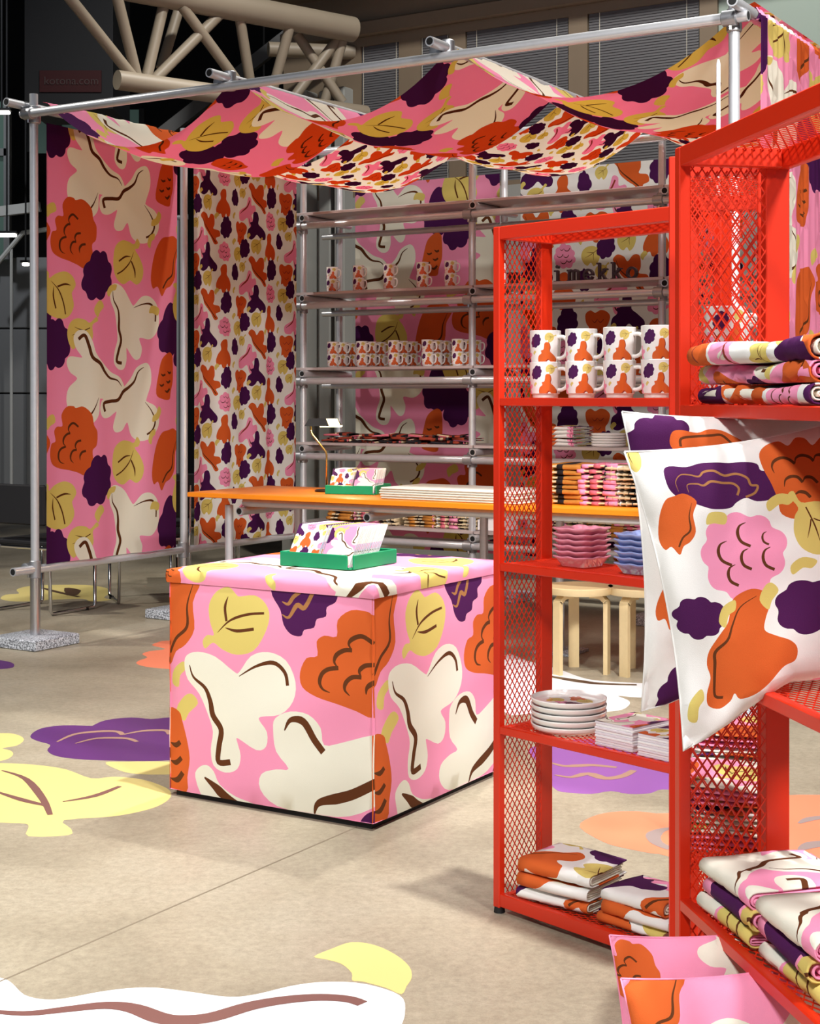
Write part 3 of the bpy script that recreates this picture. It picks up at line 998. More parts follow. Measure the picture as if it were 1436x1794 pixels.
def lidf(x, y):
    h = lw / 2
    a, b_ = x - h, y - h
    e = 0.435
    dx, dy = max(0, abs(a) - e), max(0, abs(b_) - e)
    drop = max(dx, dy)
    px = max(-e, min(e, a)); py = max(-e, min(e, b_))
    edge = max(abs(px), abs(py)) / e
    z = .806 - drop - .010 * edge ** 10
    s = 1 + .006 * math.sin(min(1, drop / LID) * 3.14)
    return Vector((px * s, py * s, z + .006 * math.cos(a * 3) * math.cos(b_ * 3)))
lay_on(MB(), lid_patch, lidf, 'cloth').obj('lid', cube, True)

# ------------------------------------------------------------------ red mesh shelving units
def lattice(mb, w, h, cw, ch, m, T, sw=.0034, st=.0016):
    """expanded-metal strands: two families of diagonals clipped to w x h"""
    k = ch / cw
    for sgn in (1, -1):
        n = int((h + w * k) / ch) + 2
        for i in range(-1, n + 1):
            c = i * ch - (w * k if sgn > 0 else 0)
            pts = []
            x0, x1 = 0.0, w
            ya, yb_ = (c + k * x0, c + k * x1) if sgn > 0 else (c - k * x0, c - k * x1)
            def clip(ya, yb_, x0, x1):
                if max(ya, yb_) <= 0 or min(ya, yb_) >= h:
                    return None
                t0, t1 = 0.0, 1.0
                d = yb_ - ya
                for lim, lo in ((0, True), (h, False)):
                    t = (lim - ya) / d
                    if (d > 0) == lo:
                        t0 = max(t0, t)
                    else:
                        t1 = min(t1, t)
                return None if t1 - t0 < 1e-3 else (x0 + t0 * (x1 - x0), ya + t0 * d, x0 + t1 * (x1 - x0), ya + t1 * d)
            g = clip(ya, yb_, x0, x1)
            if g:
                off = .0006 * sgn
                mb.bar(T(g[0], g[1], off), T(g[2], g[3], off), sw, st, m, T(0, 0, 1) - T(0, 0, 0))
UW, UD = 0.635, 0.212
UT = [.0545, .509, .952, 1.400, 1.865]
UMESH = {}
def red_unit(label, loc, rotz, dz=0.0):
    u = thing('red_mesh_shelf', label, 'shelving', (loc[0], loc[1], 0), rotz, 'red mesh shelving units')
    pw, pdf, pdb = .024, .022, .046
    top = UT[4] + dz
    key = round(dz, 4)
    if key not in UMESH:
        d = {}
        for n_, (x0, x1, y0, y1) in dict(a=(0, pw, 0, pdf), b=(UW - pw, UW, 0, pdf), c=(0, pw, UD - pdb, UD), d=(UW - pw, UW, UD - pdb, UD)).items():
            q = MB(); q.box(x0, y0, .014 + (dz if dz > 0 else 0), x1, y1, top, RED, None, .002); d['post' + n_] = q.mesh('post', 'auto')
        for i, z in enumerate(UT):
            z += dz
            h = (.036, .022, .022, .022, .036)[i]
            q = MB()
            q.box(pw, .001, z - h, UW - pw, .021, z, RED, None, .002)
            q.box(pw, UD - .021, z - h, UW - pw, UD - .001, z, RED, None, .002)
            for x in (pw, UW - pw - .018):
                q.box(x, .021, z - h, x + .018, UD - .021, z - .001, RED, None, .002)
            d['shelf%d' % i] = q.mesh('shelf', 'auto')
            q = MB()
            ww, dd = UW - 2 * pw - .036, UD - .042
            lattice(q, ww, dd, .030, .0165, RED, lambda x, y, o, z=z: Vector((pw + .018 + x, .021 + y, z - .004 + o)), .0024)
            d['smesh%d' % i] = q.mesh('shelf_mesh', False)
        q = MB()
        hh = top - .06 - dz
        lattice(q, UD - pdf - pdb + .03, 1.79, .0185, .0270, RED, lambda x, y, o: Vector((o, x, y)), .0025)
        d['emesh'] = q.mesh('end_mesh', False)
        q = MB(); q.lathe([(0, 0), (.016, 0), (.014, .016 + max(dz, 0)), (0, .016 + max(dz, 0))], BLACK, 12); d['foot'] = q.mesh('foot', 'auto')
        UMESH[key] = d
    d = UMESH[key]
    def link(n, me, par, loc=(0, 0, 0)):
        o = bpy.data.objects.new(n, me); COL.objects.link(o); o.parent = par; o.location = loc
        return o
    for n_ in 'abcd':
        link('post', d['post' + n_], u)
    for i in range(5):
        s = link('shelf', d['shelf%d' % i], u)
        m = link('shelf_mesh', d['smesh%d' % i], s); m['kind'] = 'stuff'
    for x in (pw - .003, UW - pw + .003):
        m = link('end_mesh', d['emesh'], u, (x, pdf - .0, .05 + dz)); m['kind'] = 'stuff'
    for x, y in ((.013, .012), (UW - .013, .012), (.013, UD - .014), (UW - .013, UD - .014)):
        link('foot', d['foot'], u, (x, y, 0))
    return u
class Fr:
    def __init__(s, loc, rot, dz=0.0):
        s.o = Vector((loc[0], loc[1], 0)); s.rot = rot; s.dz = dz
        s.x = Vector((math.cos(rot), math.sin(rot), 0)); s.y = Vector((-math.sin(rot), math.cos(rot), 0))
    def p(s, x, y, tier=None, z=0.0):
        v = s.o + s.x * x + s.y * y
        v.z = (UT[tier] + s.dz if tier is not None else 0) + z
        return v
    def at(s, px, y):                                # x on this unit that shows at picture column px
        k = (px - CX) / F
        q = s.o + s.y * y
        return (k * q.y - q.x) / (s.x.x - k * s.x.y)
LU = Fr((.226, 4.122), math.atan2(-.747, .665))
RU = Fr((.481, 2.75), math.atan2(-.984, .179), -.012)
BU = Fr((.652, 3.53), math.atan2(-.97, -.242))
red_unit('red mesh shelf holding mugs, plates and folded towels beside the pink cube', LU.o, LU.rot)
red_unit('red mesh shelf nearest the right edge, holding the cushions', RU.o, RU.rot, -.012)
red_unit('red mesh shelf half hidden behind the end mesh of the cushion shelf', BU.o, BU.rot)

# ------------------------------------------------------------------ mugs
MR, MH = .0425, .096
def mug_layout():
    L = []
    C = 2 * math.pi * MR
    for k in (0, .5):
        c = (C * (.5 + k) + .022) % C
        for dx in (-C, 0, C):
            L += put(GRAPE, c - .026 + dx, .028, .040, 20, plain=True)
            L += put(LEAFS, c + .016 + dx, .018, .030, 30)
            L += put(TREFOIL, c + .010 + dx, .062, .058, 0, col='rust')
            L += put(TREFOIL, c + .008 + dx, .060, .055, 0, col='orange')
            L += put(M_STALK, c - .030 + dx, .060, .012, 0)
            L += put(STAR, c - .06 + dx, .07, .04, 0, plain=True)
    return L
def make_mug():
    t = thing('mug', 'mug', 'mug')
    mb = MB()
    C = 2 * math.pi * MR
    p = cut(C, MH - .012, 40, 5, 'white', mug_layout())
    def fm(x, y):
        a = -math.pi / 2 + (x / C - .5) * 2 * math.pi
        z = MH - y
        r = MR - .004 * (1 - z / MH) ** 2
        return Vector((r * math.cos(a), r * math.sin(a), z))
    lay_on(mb, p, fm, 'ceramic')
    W = fam('ceramic', 'white')
    rb = MR - .004 * (1 - .012 / MH) ** 2
    mb.lathe([(0, .002), (.028, .002), (.030, 0), (.0335, 0), (.0345, .0015), (.0348, .0095), (rb - .001, .0108), (rb, .012)], W, 40)
    mb.lathe([(MR, MH), (MR - .0012, MH + .001), (MR - .003, MH), (MR - .0045, .024), (MR - .012, .013), (0, .012)], W, 40)
    mb.obj('body', t, True)
    h = MB()
    h.tube(crom([(MR - .002, 0, .078), (MR + .014, 0, .079), (MR + .026, 0, .070), (MR + .028, 0, .050), (MR + .022, 0, .030), (MR + .008, 0, .022), (MR - .003, 0, .022)], 3, False) and
           [(p_[0], 0, p_[1]) for p_ in crom([(MR - .002, .078), (MR + .014, .079), (MR + .026, .070), (MR + .028, .050), (MR + .022, .030), (MR + .008, .022), (MR - .003, .022)], 3, False)], .0052, W, 8)
    h.obj('handle', t, True)
    return t
MUG = make_mug()
mug_used = [False]
def mug(loc, rotz, label, group):
    o = MUG if not mug_used[0] else copy_tree(MUG)
    mug_used[0] = True
    o.location = loc
    o.rotation_euler = (0, 0, rotz)
    tag(o, label, 'mug', group)
for i, px in enumerate((955, 1018, 1085, 1152)):
    y = .10
    x = LU.at(px, y)
    for k in range(2):
        mug(LU.p(x, y, 3, k * (MH - .0105)), random.uniform(-.1, .1) - .58,
            '%s mug of the %s stack from the left on the mug shelf beside the cube' % (('lower', 'upper')[k], ORD[i]), 'mugs on the front red shelf')
for i, x in enumerate((.09, .22, .35, .48)):
    for k in range(2):
        mug(BU.p(x, .10, 3, k * (MH - .0105)), random.uniform(-.2, .2) - .5, '%s mug of stack %s from the back, behind the red end mesh' % (('lower', 'upper')[k], ('one', 'two', 'three', 'four')[i]), 'mugs behind the end mesh')
for i, px in enumerate((582, 628, 682, 740, 789)):
    for k in range(2):
        p = on_rack(px, 1, 2.70); p.z += k * (MH - .0105)
        mug(p, -.6 + random.uniform(-.1, .1), '%s mug of the %s stack from the left on the upper rack board' % (('lower', 'upper')[k], ORD[i]), 'mugs on the upper rack board')
for i, px in enumerate((583, 634, 690, 749, 802)):
    for j, q in enumerate((2.68, 2.80, 2.92)):
        for k in range(2):
            p = on_rack(px, 2, 2.68) + V * (q - 2.68); p.z += k * (MH - .0105)
            mug(p, -.6 + random.uniform(-.1, .1), '%s mug, %s row, %s stack from the left, lower mug board' % (('lower', 'upper')[k], ('front', 'middle', 'rear')[j], ORD[i]),
                'mugs on the lower rack board')

# ------------------------------------------------------------------ folded cloth
def towel(name, label, cat, w, d, h, layers, base, loc, rotz, group, n=3, family='cloth', seed=0, wob=1.0):
    """a folded cloth: nested U folds, the round fold at x = 0, loose edges at x = w"""
    rnd = random.Random(seed)
    ph = [rnd.uniform(0, 6.28) for _ in range(6)]
    mb = MB()
    for k in range(n):
        t = h / (2 * n)
        zb, zt = t * (k + .45), h - t * (k + .45)
        R = (zt - zb) / 2
        x0 = R + t * k * 1.2 + .001
        x1 = w - rnd.uniform(.0, .018) * (1 + .5 * k)
        Ls = x1 - x0
        arc = math.pi * R
        tot = 2 * Ls + arc
        us = [Ls * i / 6 for i in range(6)] + [Ls + arc * i / 6 for i in range(6)] + [Ls + arc + Ls * i / 6 for i in range(7)]
        lay = layers(tot, d) if k == 0 else []
        p = cut(tot, d, 0, 0, base if k == 0 else (base if base != 'white' else 'cream'), lay, us, [d * j / 6 for j in range(7)])
        def fm(s, y, k=k):
            if s < Ls:
                x, z, sgn = x1 - s, zt, 1
            elif s < Ls + arc:
                a = (s - Ls) / R
                x, z = x0 - R * math.sin(a), (zb + zt) / 2 + R * math.cos(a)
            else:
                x, z = x0 + (s - Ls - arc), zb
            fr_ = z / h
            z += wob * fr_ * (.003 * math.sin(x * 24 + ph[0]) + .004 * math.sin(y * 17 + ph[1] + x * 6) - .006 * (max(0, x / w - .6)) )
            z = max(z, .0015)
            yy = y + wob * .003 * math.sin(x * 14 + ph[2] + k) * (1 if y < d / 2 else -1)
            xx = x + wob * .004 * math.sin(yy * 13 + ph[3] + k)
            return Vector((xx, yy, z))
        lay_on(mb, p, fm, family)
    o = mb.obj(name, None, True, loc, rotz)
    sm = o.modifiers.new('thickness', 'SOLIDIFY')
    sm.thickness = min(.0032, h / (2 * n) * .55)
    sm.offset = 0
    return tag(o, label, cat, group)
def wp(sc, ou, ov):
    return lambda w, d: small_print(w, d, ou, ov, sc)
def bp(sc, ou, ov):
    return lambda w, d: big_print(w, d, ou, ov, sc)
# on the bottom of the shelf beside the cube
def stack(fr_, tier, x, y, w, d, hs, prints, labels, group, n=3, seed0=0, turn=0.0):
    z = 0.001
    for i, h in enumerate(hs):
        base, lay = prints[i % len(prints)]
        jx, jy = random.uniform(-.008, .008), random.uniform(0, .008)
        c = fr_.p(x + jx, y + jy, tier, z)
        towel('folded_towel', labels[i], 'towel', w, d, h * .98, lay, base, c, fr_.rot + math.pi / 2 + turn + random.uniform(-.03, .03), group, n, seed=seed0 + i)
        z += h
W3 = [('white', wp(1.15, -.1, 0)), ('white', wp(1.2, -.25, -.2)), ('white', wp(1.1, -.05, -.3))]
stack(LU, 0, .305, .03, .19, .22, (.034, .036, .042), W3,
      ['bottom towel, white with plum print, of the left stack on the lowest red shelf', 'middle towel with orange print of the left stack on the lowest red shelf', 'top towel with mustard leaves of the left stack on the lowest red shelf'],
      'towels low on the front red shelf', seed0=10, turn=.12)
stack(LU, 0, .56, .03, .185, .20, (.026, .03, .038), W3[::-1],
      ['bottom towel of the lowest red shelf stack nearest the tall red post', 'middle towel of the lowest red shelf stack nearest the tall red post', 'top towel with orange blossom nearest the tall red post'],
      'towels low on the front red shelf', seed0=20, turn=.06)
stack(RU, 3, .56, .0, .22, .47, (.033, .033, .036), [('white', wp(1.0, -.1, 0)), ('pink', bp(.45, -.2, -.1)), ('white', wp(1.0, -.3, 0))],
      ['bottom folded towel of the stack on the high shelf above the cushions', 'middle folded towel of the stack on the high shelf above the cushions', 'top folded towel of the stack on the high shelf above the cushions'],
      'towels above the cushions', 3, 30)
P3 = [('pink', bp(.5, -.1, -.1)), ('pink', bp(.5, -.4, -.3)), ('pink', bp(.5, -.2, -.42))]
for nm, x0, hs, s0 in (('rear', .295, (.03, .032, .036), 40), ('front', .535, (.034, .034, .036), 50)):
    stack(RU, 1, x0, .012, .215, .21, hs, P3,
          ['bottom pink towel of the %s stack under the large white cushions' % nm, 'middle pink towel of the %s stack under the large white cushions' % nm, 'top pink towel of the %s stack under the large white cushions' % nm],
          'pink towels under the cushions', 3, s0)
stack(BU, 1, .30, .012, .2, .22, (.04, .045, .045, .045), [('white', wp(.8, -.1, 0)), ('pink', bp(.4, 0, 0))],
      [a + ' towel of the stack seen through the red end mesh' for a in ('bottom', 'second lowest', 'second highest', 'top')], 'towels behind the end mesh', 2, 60)
stack(BU, 1, .56, .012, .2, .22, (.04, .045, .045), [('pink', bp(.4, -.2, 0)), ('white', wp(.8, -.3, 0))],
      [a + ' towel of the nearer pile seen through the red end mesh' for a in ('bottom', 'middle', 'top')], 'towels behind the end mesh', 2, 70)

# ------------------------------------------------------------------ cushions
def cushion(label, size, thick, base, lay_f, lay_b, centre, yaw, roll, tilt, group, seed=0, rest=None):
    rnd = random.Random(seed)
    ph = [rnd.uniform(0, 6.28) for _ in range(8)]
    us = [size * (0.5 - 0.5 * math.cos(math.pi * i / 16)) for i in range(17)]
    mb = MB()
    def fm_(sgn):
        def fm(x, y):
            a, b = 2 * x / size - 1, 2 * y / size - 1
            e = max(0, (1 - a * a)) * max(0, (1 - b * b))
            bulge = thick * .5 * e ** .55
            pa = a * (1 - .085 * (1 - b * b) * abs(a) ** 1.5)
            pb = b * (1 - .085 * (1 - a * a) * abs(b) ** 1.5)
            wr = .006 * (1 - e) * math.sin(9 * a * b + ph[0] + 6 * a) + .005 * e * math.sin(5 * a + 3 * b + ph[1]) + .004 * math.sin(14 * (a + b) + ph[2]) * (abs(a * b)) ** .7
            X, Z = pa * size / 2, -pb * size / 2
            if rest:                                  # the lower edge is pressed up by the shelf and hangs free in front of it
                lim = (rest[0] - centre.z + X * math.sin(roll)) / math.cos(roll) - max(0, rest[1] - X) * 0.8
                if Z < lim + .06:
                    Z = lim + .06 - .06 * (1 - math.exp((Z - lim - .06) / .06))
            return Vector((X, -sgn * (bulge + wr * (e > 1e-6)), Z))
        return fm
    lay_on(mb, cut(size, size, 0, 0, base, lay_f(size, size), us, us), fm_(1), 'cloth', True)
    lay_on(mb, cut(size, size, 0, 0, base, lay_b(size, size), us, us), fm_(-1), 'cloth')
    t = thing('cushion', label, 'cushion', centre, 0, group)
    t.rotation_euler = (Matrix.Rotation(yaw, 4, 'Z') @ Matrix.Rotation(tilt, 4, 'X') @ Matrix.Rotation(roll, 4, 'Y')).to_euler()
    mb.obj('cover', t, True)
    pp_ = []
    for i in range(48):
        s, k = divmod(i, 12)
        q = -1 + 2 * k / 12
        a, b = ((q, -1), (1, q), (-q, 1), (-1, -q))[s]
        pa = a * (1 - .085 * (1 - b * b) * abs(a) ** 1.5)
        pb = b * (1 - .085 * (1 - a * a) * abs(b) ** 1.5)
        X, Z = pa * size / 2, -pb * size / 2
        if rest:
            lim = (rest[0] - centre.z + X * math.sin(roll)) / math.cos(roll) - max(0, rest[1] - X) * 0.8
            if Z < lim + .06:
                Z = lim + .06 - .06 * (1 - math.exp((Z - lim - .06) / .06))
        pp_.append((X, 0, Z))
    sm = MB(); sm.tube(pp_ + [pp_[0]], .0016, fam('cloth', 'white' if base == 'white' else 'pink'), 6); sm.obj('seam', t, True)
    return t
def cush_front(w, h):
    L = []
    for m, x, y, s, r, c in ((M_BLOS, .135, .072, .185, 2, None), (M_ORANGE, .275, .075, .17, 60, None), (SCALP, .14, .19, .145, 90, None), (LEAFS, .265, .165, .10, -70, None), (M_BOOT, .118, .335, .18, 0, None),
                             (M_BELL, .045, .125, .10, 10, None), (GRAPE, .045, .275, .085, 90, None), (GRAPE2, .235, .29, .125, 90, None), (M_STALK, .105, .128, .035, 60, None), (M_CRES, .215, .118, .05, 60, None),
                             (M_CRES, .09, .275, .045, 20, None), (M_STALK, .165, .262, .04, 0, None), (LEAFS, .0, .005, .06, 0, None), (M_CRES, .23, .225, .045, 60, None), (PAW, .35, .22, .13, 0, None), (STAR, .36, .36, .15, 0, None),
                             (PAW, .45, .46, .13, 0, None), (STAR, .28, .45, .12, 0, None), (M_CRES, .02, .41, .05, 0, None), (GRAPEW, .43, .07, .14, 0, None), (TREFOIL, .44, .3, .14, 0, None)):
        L += put(m, x, y, s, r)
    return L
def low_front(w, h):
    L = []
    for m, x, y, s, r in ((M_BELL, .045, .03, .15, 20), (M_CREAM2, .25, .13, .30, -30), (M_LEAF, .03, .20, .1, 0), (M_PLUM, .1, .33, .16, 0), (M_CREAM, .3, .38, .2, 0), (M_ORANGE, .42, .06, .14, 0)):
        L += put(m, x, y, s, r)
    return L
def low_back(w, h):
    L = []
    for m, x, y, s, r in ((M_ORANGE, .02, .06, .11, 0), (M_BELL, .09, .085, .07, 90), (M_CREAM, .215, .03, .20, 130), (M_LEAF, .35, .1, .12, 0), (M_CREAM, .3, .32, .26, 0), (M_PLUM, .08, .3, .16, 0)):
        L += put(m, x, y, s, r)
    return L
def cush_front2(w, h):
    L = []
    for m, x, y, s, r, c in ((GRAPE, .05, .05, .13, 40, None), (M_BOOT, .16, .09, .18, 80, None), (M_BLOS, .36, .09, .17, 10, None), (PAW, .07, .20, .12, 0, None), (M_BELL, .06, .30, .12, 20, None),
                             (SCALP, .10, .385, .12, 0, None), (GRAPE, .06, .46, .10, 0, None), (LEAFS, .2, .42, .1, 0, None), (STAR, .3, .3, .17, 0, None), (PAW, .4, .42, .14, 0, None)):
        L += put(m, x * w / .48, y * h / .48, s, r)
    return L
RY = math.atan2(.179, .984)
SZ = .50
cushion('large white printed cushion nearest the camera, jutting out of the red shelf', .475, .13, 'white', cush_front, cush_front2, Vector((.612, 2.42, 1.122)), RY, -.17, -.10, 'cushions on the red shelf', 1, (.938, -.06))
cushion('white printed cushion with plum corner behind the large white one', SZ, .12, 'white', cush_front2, cush_front, Vector((.616, 2.575, 1.140)), RY, -.05, -.05, 'cushions on the red shelf', 2, (.938, -.08))
cushion('pink printed cushion nearest the camera at the bottom of the picture', .45, .12, 'pink', low_front, lambda w, h: big_print(w, h, 0, 0, .75), Vector((.570, 2.405, .275)), RY, -.06, -.10, 'cushions on the red shelf', 3)
cushion('pink printed cushion behind the lowest one, its corner before the towels', .45, .12, 'pink', low_back, lambda w, h: big_print(w, h, 0, 0, .75), Vector((.562, 2.55, .287)), RY, -.03, -.05, 'cushions on the red shelf', 4)

# ------------------------------------------------------------------ plates, dishes, napkin packs on the shelf beside the cube
def make_plate(printed):
    mb = MB()
    W = fam('ceramic', 'white')
    R = .102
    mb.lathe([(0, .003), (.078, .003), (.080, 0), (.084, 0), (.088, .002), (.096, .005), (.1005, .010), (R, .0165), (.1025, .0185), (.1005, .0195), (.098, .0185), (.095, .0135), (.089, .0102), (.080, .0090)], W, 56)
    L = []
    if printed:
        for m, x, y, s, r in ((M_LEAF, .045, .07, .052, 0), (PAW, .09, .115, .055, 40), (LEAFS, .125, .09, .052, 30), (GRAPEW, .105, .045, .06, 0), (STAR, .07, .045, .04, 0)):
            L += put(m, x, y, s, r)
    d = .16
    L = [('white', [(.08 + .08 * math.cos(i * math.pi / 16), .08 + .08 * math.sin(i * math.pi / 16)) for i in range(32)])] + L
    pts, tris, tc = cut(d, d, 1, 1, 'ink', L)
    keep = [(t, c) for t, c in zip(tris, tc) if c != 'ink']
    lay_on(mb, (pts, [k[0] for k in keep], [k[1] for k in keep]), lambda x, y: Vector((x - .08, y - .08, .0090)), 'ceramic')
    return mb.mesh('plate', True)
PLATE, PLATEP = make_plate(False), make_plate(True)
def plate(me, loc, rot, label, group, s=1.0):
    o = bpy.data.objects.new('plate', me); COL.objects.link(o)
    o.location = loc; o.rotation_euler = (0, 0, rot); o.scale = (s, s, 1)
    tag(o, label, 'plate', group)
POS5 = ['bottom', 'second lowest', 'middle', 'second highest', 'top']
for i in range(5):
    plate(PLATEP if i == 4 else PLATE, LU.p(LU.at(996, .115), .115, 2 - 1, .001 + i * .0168), -.5, POS5[i] + (' printed plate' if i == 4 else ' white plate') + ' of the stack on the red shelf above the towels', 'plates on the front red shelf')
for i in range(5):
    plate(PLATE, on_rack(1066, 3, 2.74) + Vector((0, 0, .001 + i * .0168)), 0, POS5[i] + ' white plate of the stack on the rack under the letters', 'plates on the rack', 1.1)
def make_dish(col):
    """square pressed-glass dish with a lobed rim"""
    mb = MB()
    m = mat('pressed_glass_' + col, dict(pinkg=(236, 150, 172), blueg=(158, 174, 230))[col], .12, spec=.6, coat=.4)
    rings = [(0, .004), (.62, .004), (.64, 0), (.68, 0), (.90, .020), (1.0, .024), (1.01, .027), (.97, .028), (.88, .024), (.66, .007), (0, .006)]
    n = 96
    P, fs = [], []
    for i, (k, z) in enumerate(rings):
        for j in range(n):
            a = 2 * math.pi * j / n
            c, s = math.cos(a), math.sin(a)
            r = .059 / (abs(c) ** 12 + abs(s) ** 12) ** (1 / 12)
            r *= 1 - .022 * abs(math.sin(6 * a)) * k
            P.append((r * k * c, r * k * s, z + .0012 * math.cos(8 * a) * (k > .85)))
    for i in range(len(rings) - 1):
        for j in range(n):
            j2 = (j + 1) % n
            fs.append((i * n + j, i * n + j2, i * n + n + j2, i * n + n + j))
    mb.add(P, fs, m)
    return mb.mesh('square_dish', True)
for col, px, yy, nm in (('pinkg', 1019, .11, 'pink'), ('blueg', 1128, .10, 'pale blue')):
    me = make_dish(col)
    for i in range(6):
        o = bpy.data.objects.new('square_dish', me); COL.objects.link(o)
        o.location = LU.p(LU.at(px, yy), yy, 2, .001 + i * .0150)
        o.rotation_euler = (0, 0, LU.rot + .05 + random.uniform(-.03, .03))
        tag(o, '%s %s glass dish of the stack on the red shelf above the plates' % (('bottom', 'second lowest', 'third lowest', 'third highest', 'second highest', 'top')[i], nm), 'dish', nm + ' square dishes')
PAPERW = mat('white_paper', (246, 244, 246), .6)
PAPERE = mat('paper_edge', (232, 224, 232), .7)
def napkins(label, loc, rot, w, d, h, layout, base):
    t = thing('napkin_pack', label, 'napkin pack', loc, rot, 'napkin packs on the red shelf')
    n = 9
    for k in range(n):
        b = MB(); j = random.uniform(-.0015, .0015)
        b.box(j, random.uniform(-.0015, .0015), h * k / n + .0004, w + j, d, h * (k + 1) / n, PAPERW if k % 2 else PAPERE, None, .0012); b.obj('napkin_bundle', t)
    b = MB(); lay_on(b, cut(w, d, 4, 4, base, layout(w, d)), lambda x, y: Vector((x, d - y, h + .0008)), 'paper'); b.obj('printed_wrapper', t)
napkins('napkin pack with pink print beside the plate stack', LU.p(LU.at(1042, .03), .03, 1, 0), LU.rot, .125, .155, .062, lambda w, d: big_print(w, d, -.1, -.1, .22), 'pink')
napkins('napkin pack with white print against the tall red post', LU.p(LU.at(1116, .02), .02, 1, 0), LU.rot, .115, .14, .056, lambda w, d: small_print(w, d, -.05, -.05, .45), 'white')

# ------------------------------------------------------------------ card trays
def card_mesh(base, lay):
    mb = MB()
    w, h, t = .126, .158, .006
    mb.add([(0, 0, 0), (w, 0, 0), (w, t, 0), (0, t, 0), (0, 0, h), (w, 0, h), (w, t, h), (0, t, h)],
           [(3, 2, 1, 0), (4, 5, 6, 7), (1, 2, 6, 5), (2, 3, 7, 6), (3, 0, 4, 7)], PAPERW)
    mb.add([(w + .0003, .001, h * .40), (w + .0003, t - .001, h * .40), (w + .0003, t - .001, h * .58), (w + .0003, .001, h * .58)], [(0, 1, 2, 3)], mat('card_code_band', (206, 208, 236), .6))
    lay_on(mb, cut(w, h, 2, 2, base, lay(w, h)), lambda x, y: Vector((x, 0, h - y)), 'paper', True)
    return mb.mesh('greeting_card', False)
CARDA = card_mesh('white', lambda w, h: small_print(w, h, -.05, -.03, .33))
CARDB = card_mesh('pink', lambda w, h: big_print(w, h, -.02, -.14, .22))
def tray(loc, rot, where, n=16):
    t = thing('card_tray', 'shallow green wooden tray of cards ' + where, 'tray', loc, rot, 'card trays')
    w, d, h, k = .305, .285, .05, .008
    for (x0, y0, x1, y1, nm) in ((0, 0, w - .018, k, 'tray_side'), (0, d - k, w, d, 'tray_side'), (0, k, k, d - k, 'tray_side'), (w - k, .018, w, d - k, 'tray_side')):
        b = MB(); b.box(x0, y0, .0, x1, y1, h, GREEN, None, .002); b.obj(nm, t)
    b = MB(); b.box(k, k, 0, w - k, d - k, .006, GREEN); b.obj('tray_floor', t)
    M = Matrix.Translation(Vector(loc)) @ Matrix.Rotation(rot, 4, 'Z')
    for c, (me, x0, nm) in enumerate(((CARDA, .014, 'white'), (CARDB, .160, 'pink'))):
        for i in range(n):
            o = bpy.data.objects.new('greeting_card', me); COL.objects.link(o)
            o.location = M @ Vector((x0 + random.uniform(-.0012, .0012), .012 + i * (.165 / n), .0075))
            o.rotation_euler = (Matrix.Rotation(rot, 4, 'Z') @ Matrix.Rotation(math.radians(-33), 4, 'X')).to_euler()
            tag(o, '%s card from the front, %s print row, tray %s' % (ORD[i], nm, where), 'card', '%s cards in the tray %s' % (nm, where))
tp = PV(3.20, -1.657)
ft = Vector((-.457, 5.309, .8125))
tray(ft, ANG - .02, 'on the pink cube')
tray(on_table(569, .93, .0005), ANG + .25, 'on the orange table', 12)

# ------------------------------------------------------------------ on the orange table: paper stack, lamp, shirts
ps = thing('fabric_sheets', 'flat stack of pale folded cloths lying on the orange table', 'cloth stack', on_table(664, .74), ANG - .03)
PALE = mat('pale_linen', (214, 216, 206), .9, bump=(500, .3))
for k in range(5):
    b = MB(); j = random.uniform(-.008, .008)
    b.box(j, random.uniform(-.006, .006), .0005 + k * .013, .86 + random.uniform(-.02, .01), .42, .0125 + k * .013, PALE, None, .005); b.obj('folded_cloth', ps)
BRASS = mat('brass', (196, 164, 96), .22, .9)
dl = thing('desk_lamp', 'small lit desk lamp with brass arm and dark shade on the orange table', 'lamp', on_table(572, 1.12), ANG + .5)
b = MB(); b.lathe([(0, 0), (.07, 0), (.07, .008), (.062, .013), (.008, .015), (0, .015)], mat('dark_bronze', (60, 46, 34), .3, .7), 24); b.obj('base', dl)
b = MB(); b.tube([(0, 0, .012), (0, 0, .215), (-.005, 0, .235), (-.085, 0, .335), (-.092, 0, .35), (-.094, 0, .392)], .0055, BRASS, 8); b.obj('arm', dl, True)
b = MB()
SH = mat('dark_lamp_shade', (34, 30, 26), .35, .5)
b.add([(-.125, -.05, .385), (.085, -.05, .385), (.085, .05, .385), (-.125, .05, .385), (-.10, -.03, .43), (.06, -.03, .43), (.06, .03, .43), (-.10, .03, .43)],
      [(4, 5, 6, 7), (0, 1, 5, 4), (1, 2, 6, 5), (2, 3, 7, 6), (3, 0, 4, 7)], SH)
b.obj('shade', dl, False)
b = MB(); b.box(-.035, -.047, .380, .088, .047, .388, mat('lamp_bulb_glow', (255, 226, 170), .5, emit=9.0)); b.obj('bulb', dl)
b = MB(); b.add([(.02, -.0515, .384), (.088, -.0515, .384), (.066, -.0335, .429), (.0, -.0335, .429)], [(0, 1, 2, 3)], mat('lit_shade_glass', (255, 220, 150), .5, emit=2.6)); b.obj('lit_panel', dl)
pl = bpy.data.lights.new('desk_lamp_light', 'POINT'); pl.energy = 5; pl.color = (1, .82, .55); pl.shadow_soft_size = .03
po = bpy.data.objects.new('desk_lamp_light', pl); COL.objects.link(po); po.parent = dl; po.location = (.02, 0, .36)

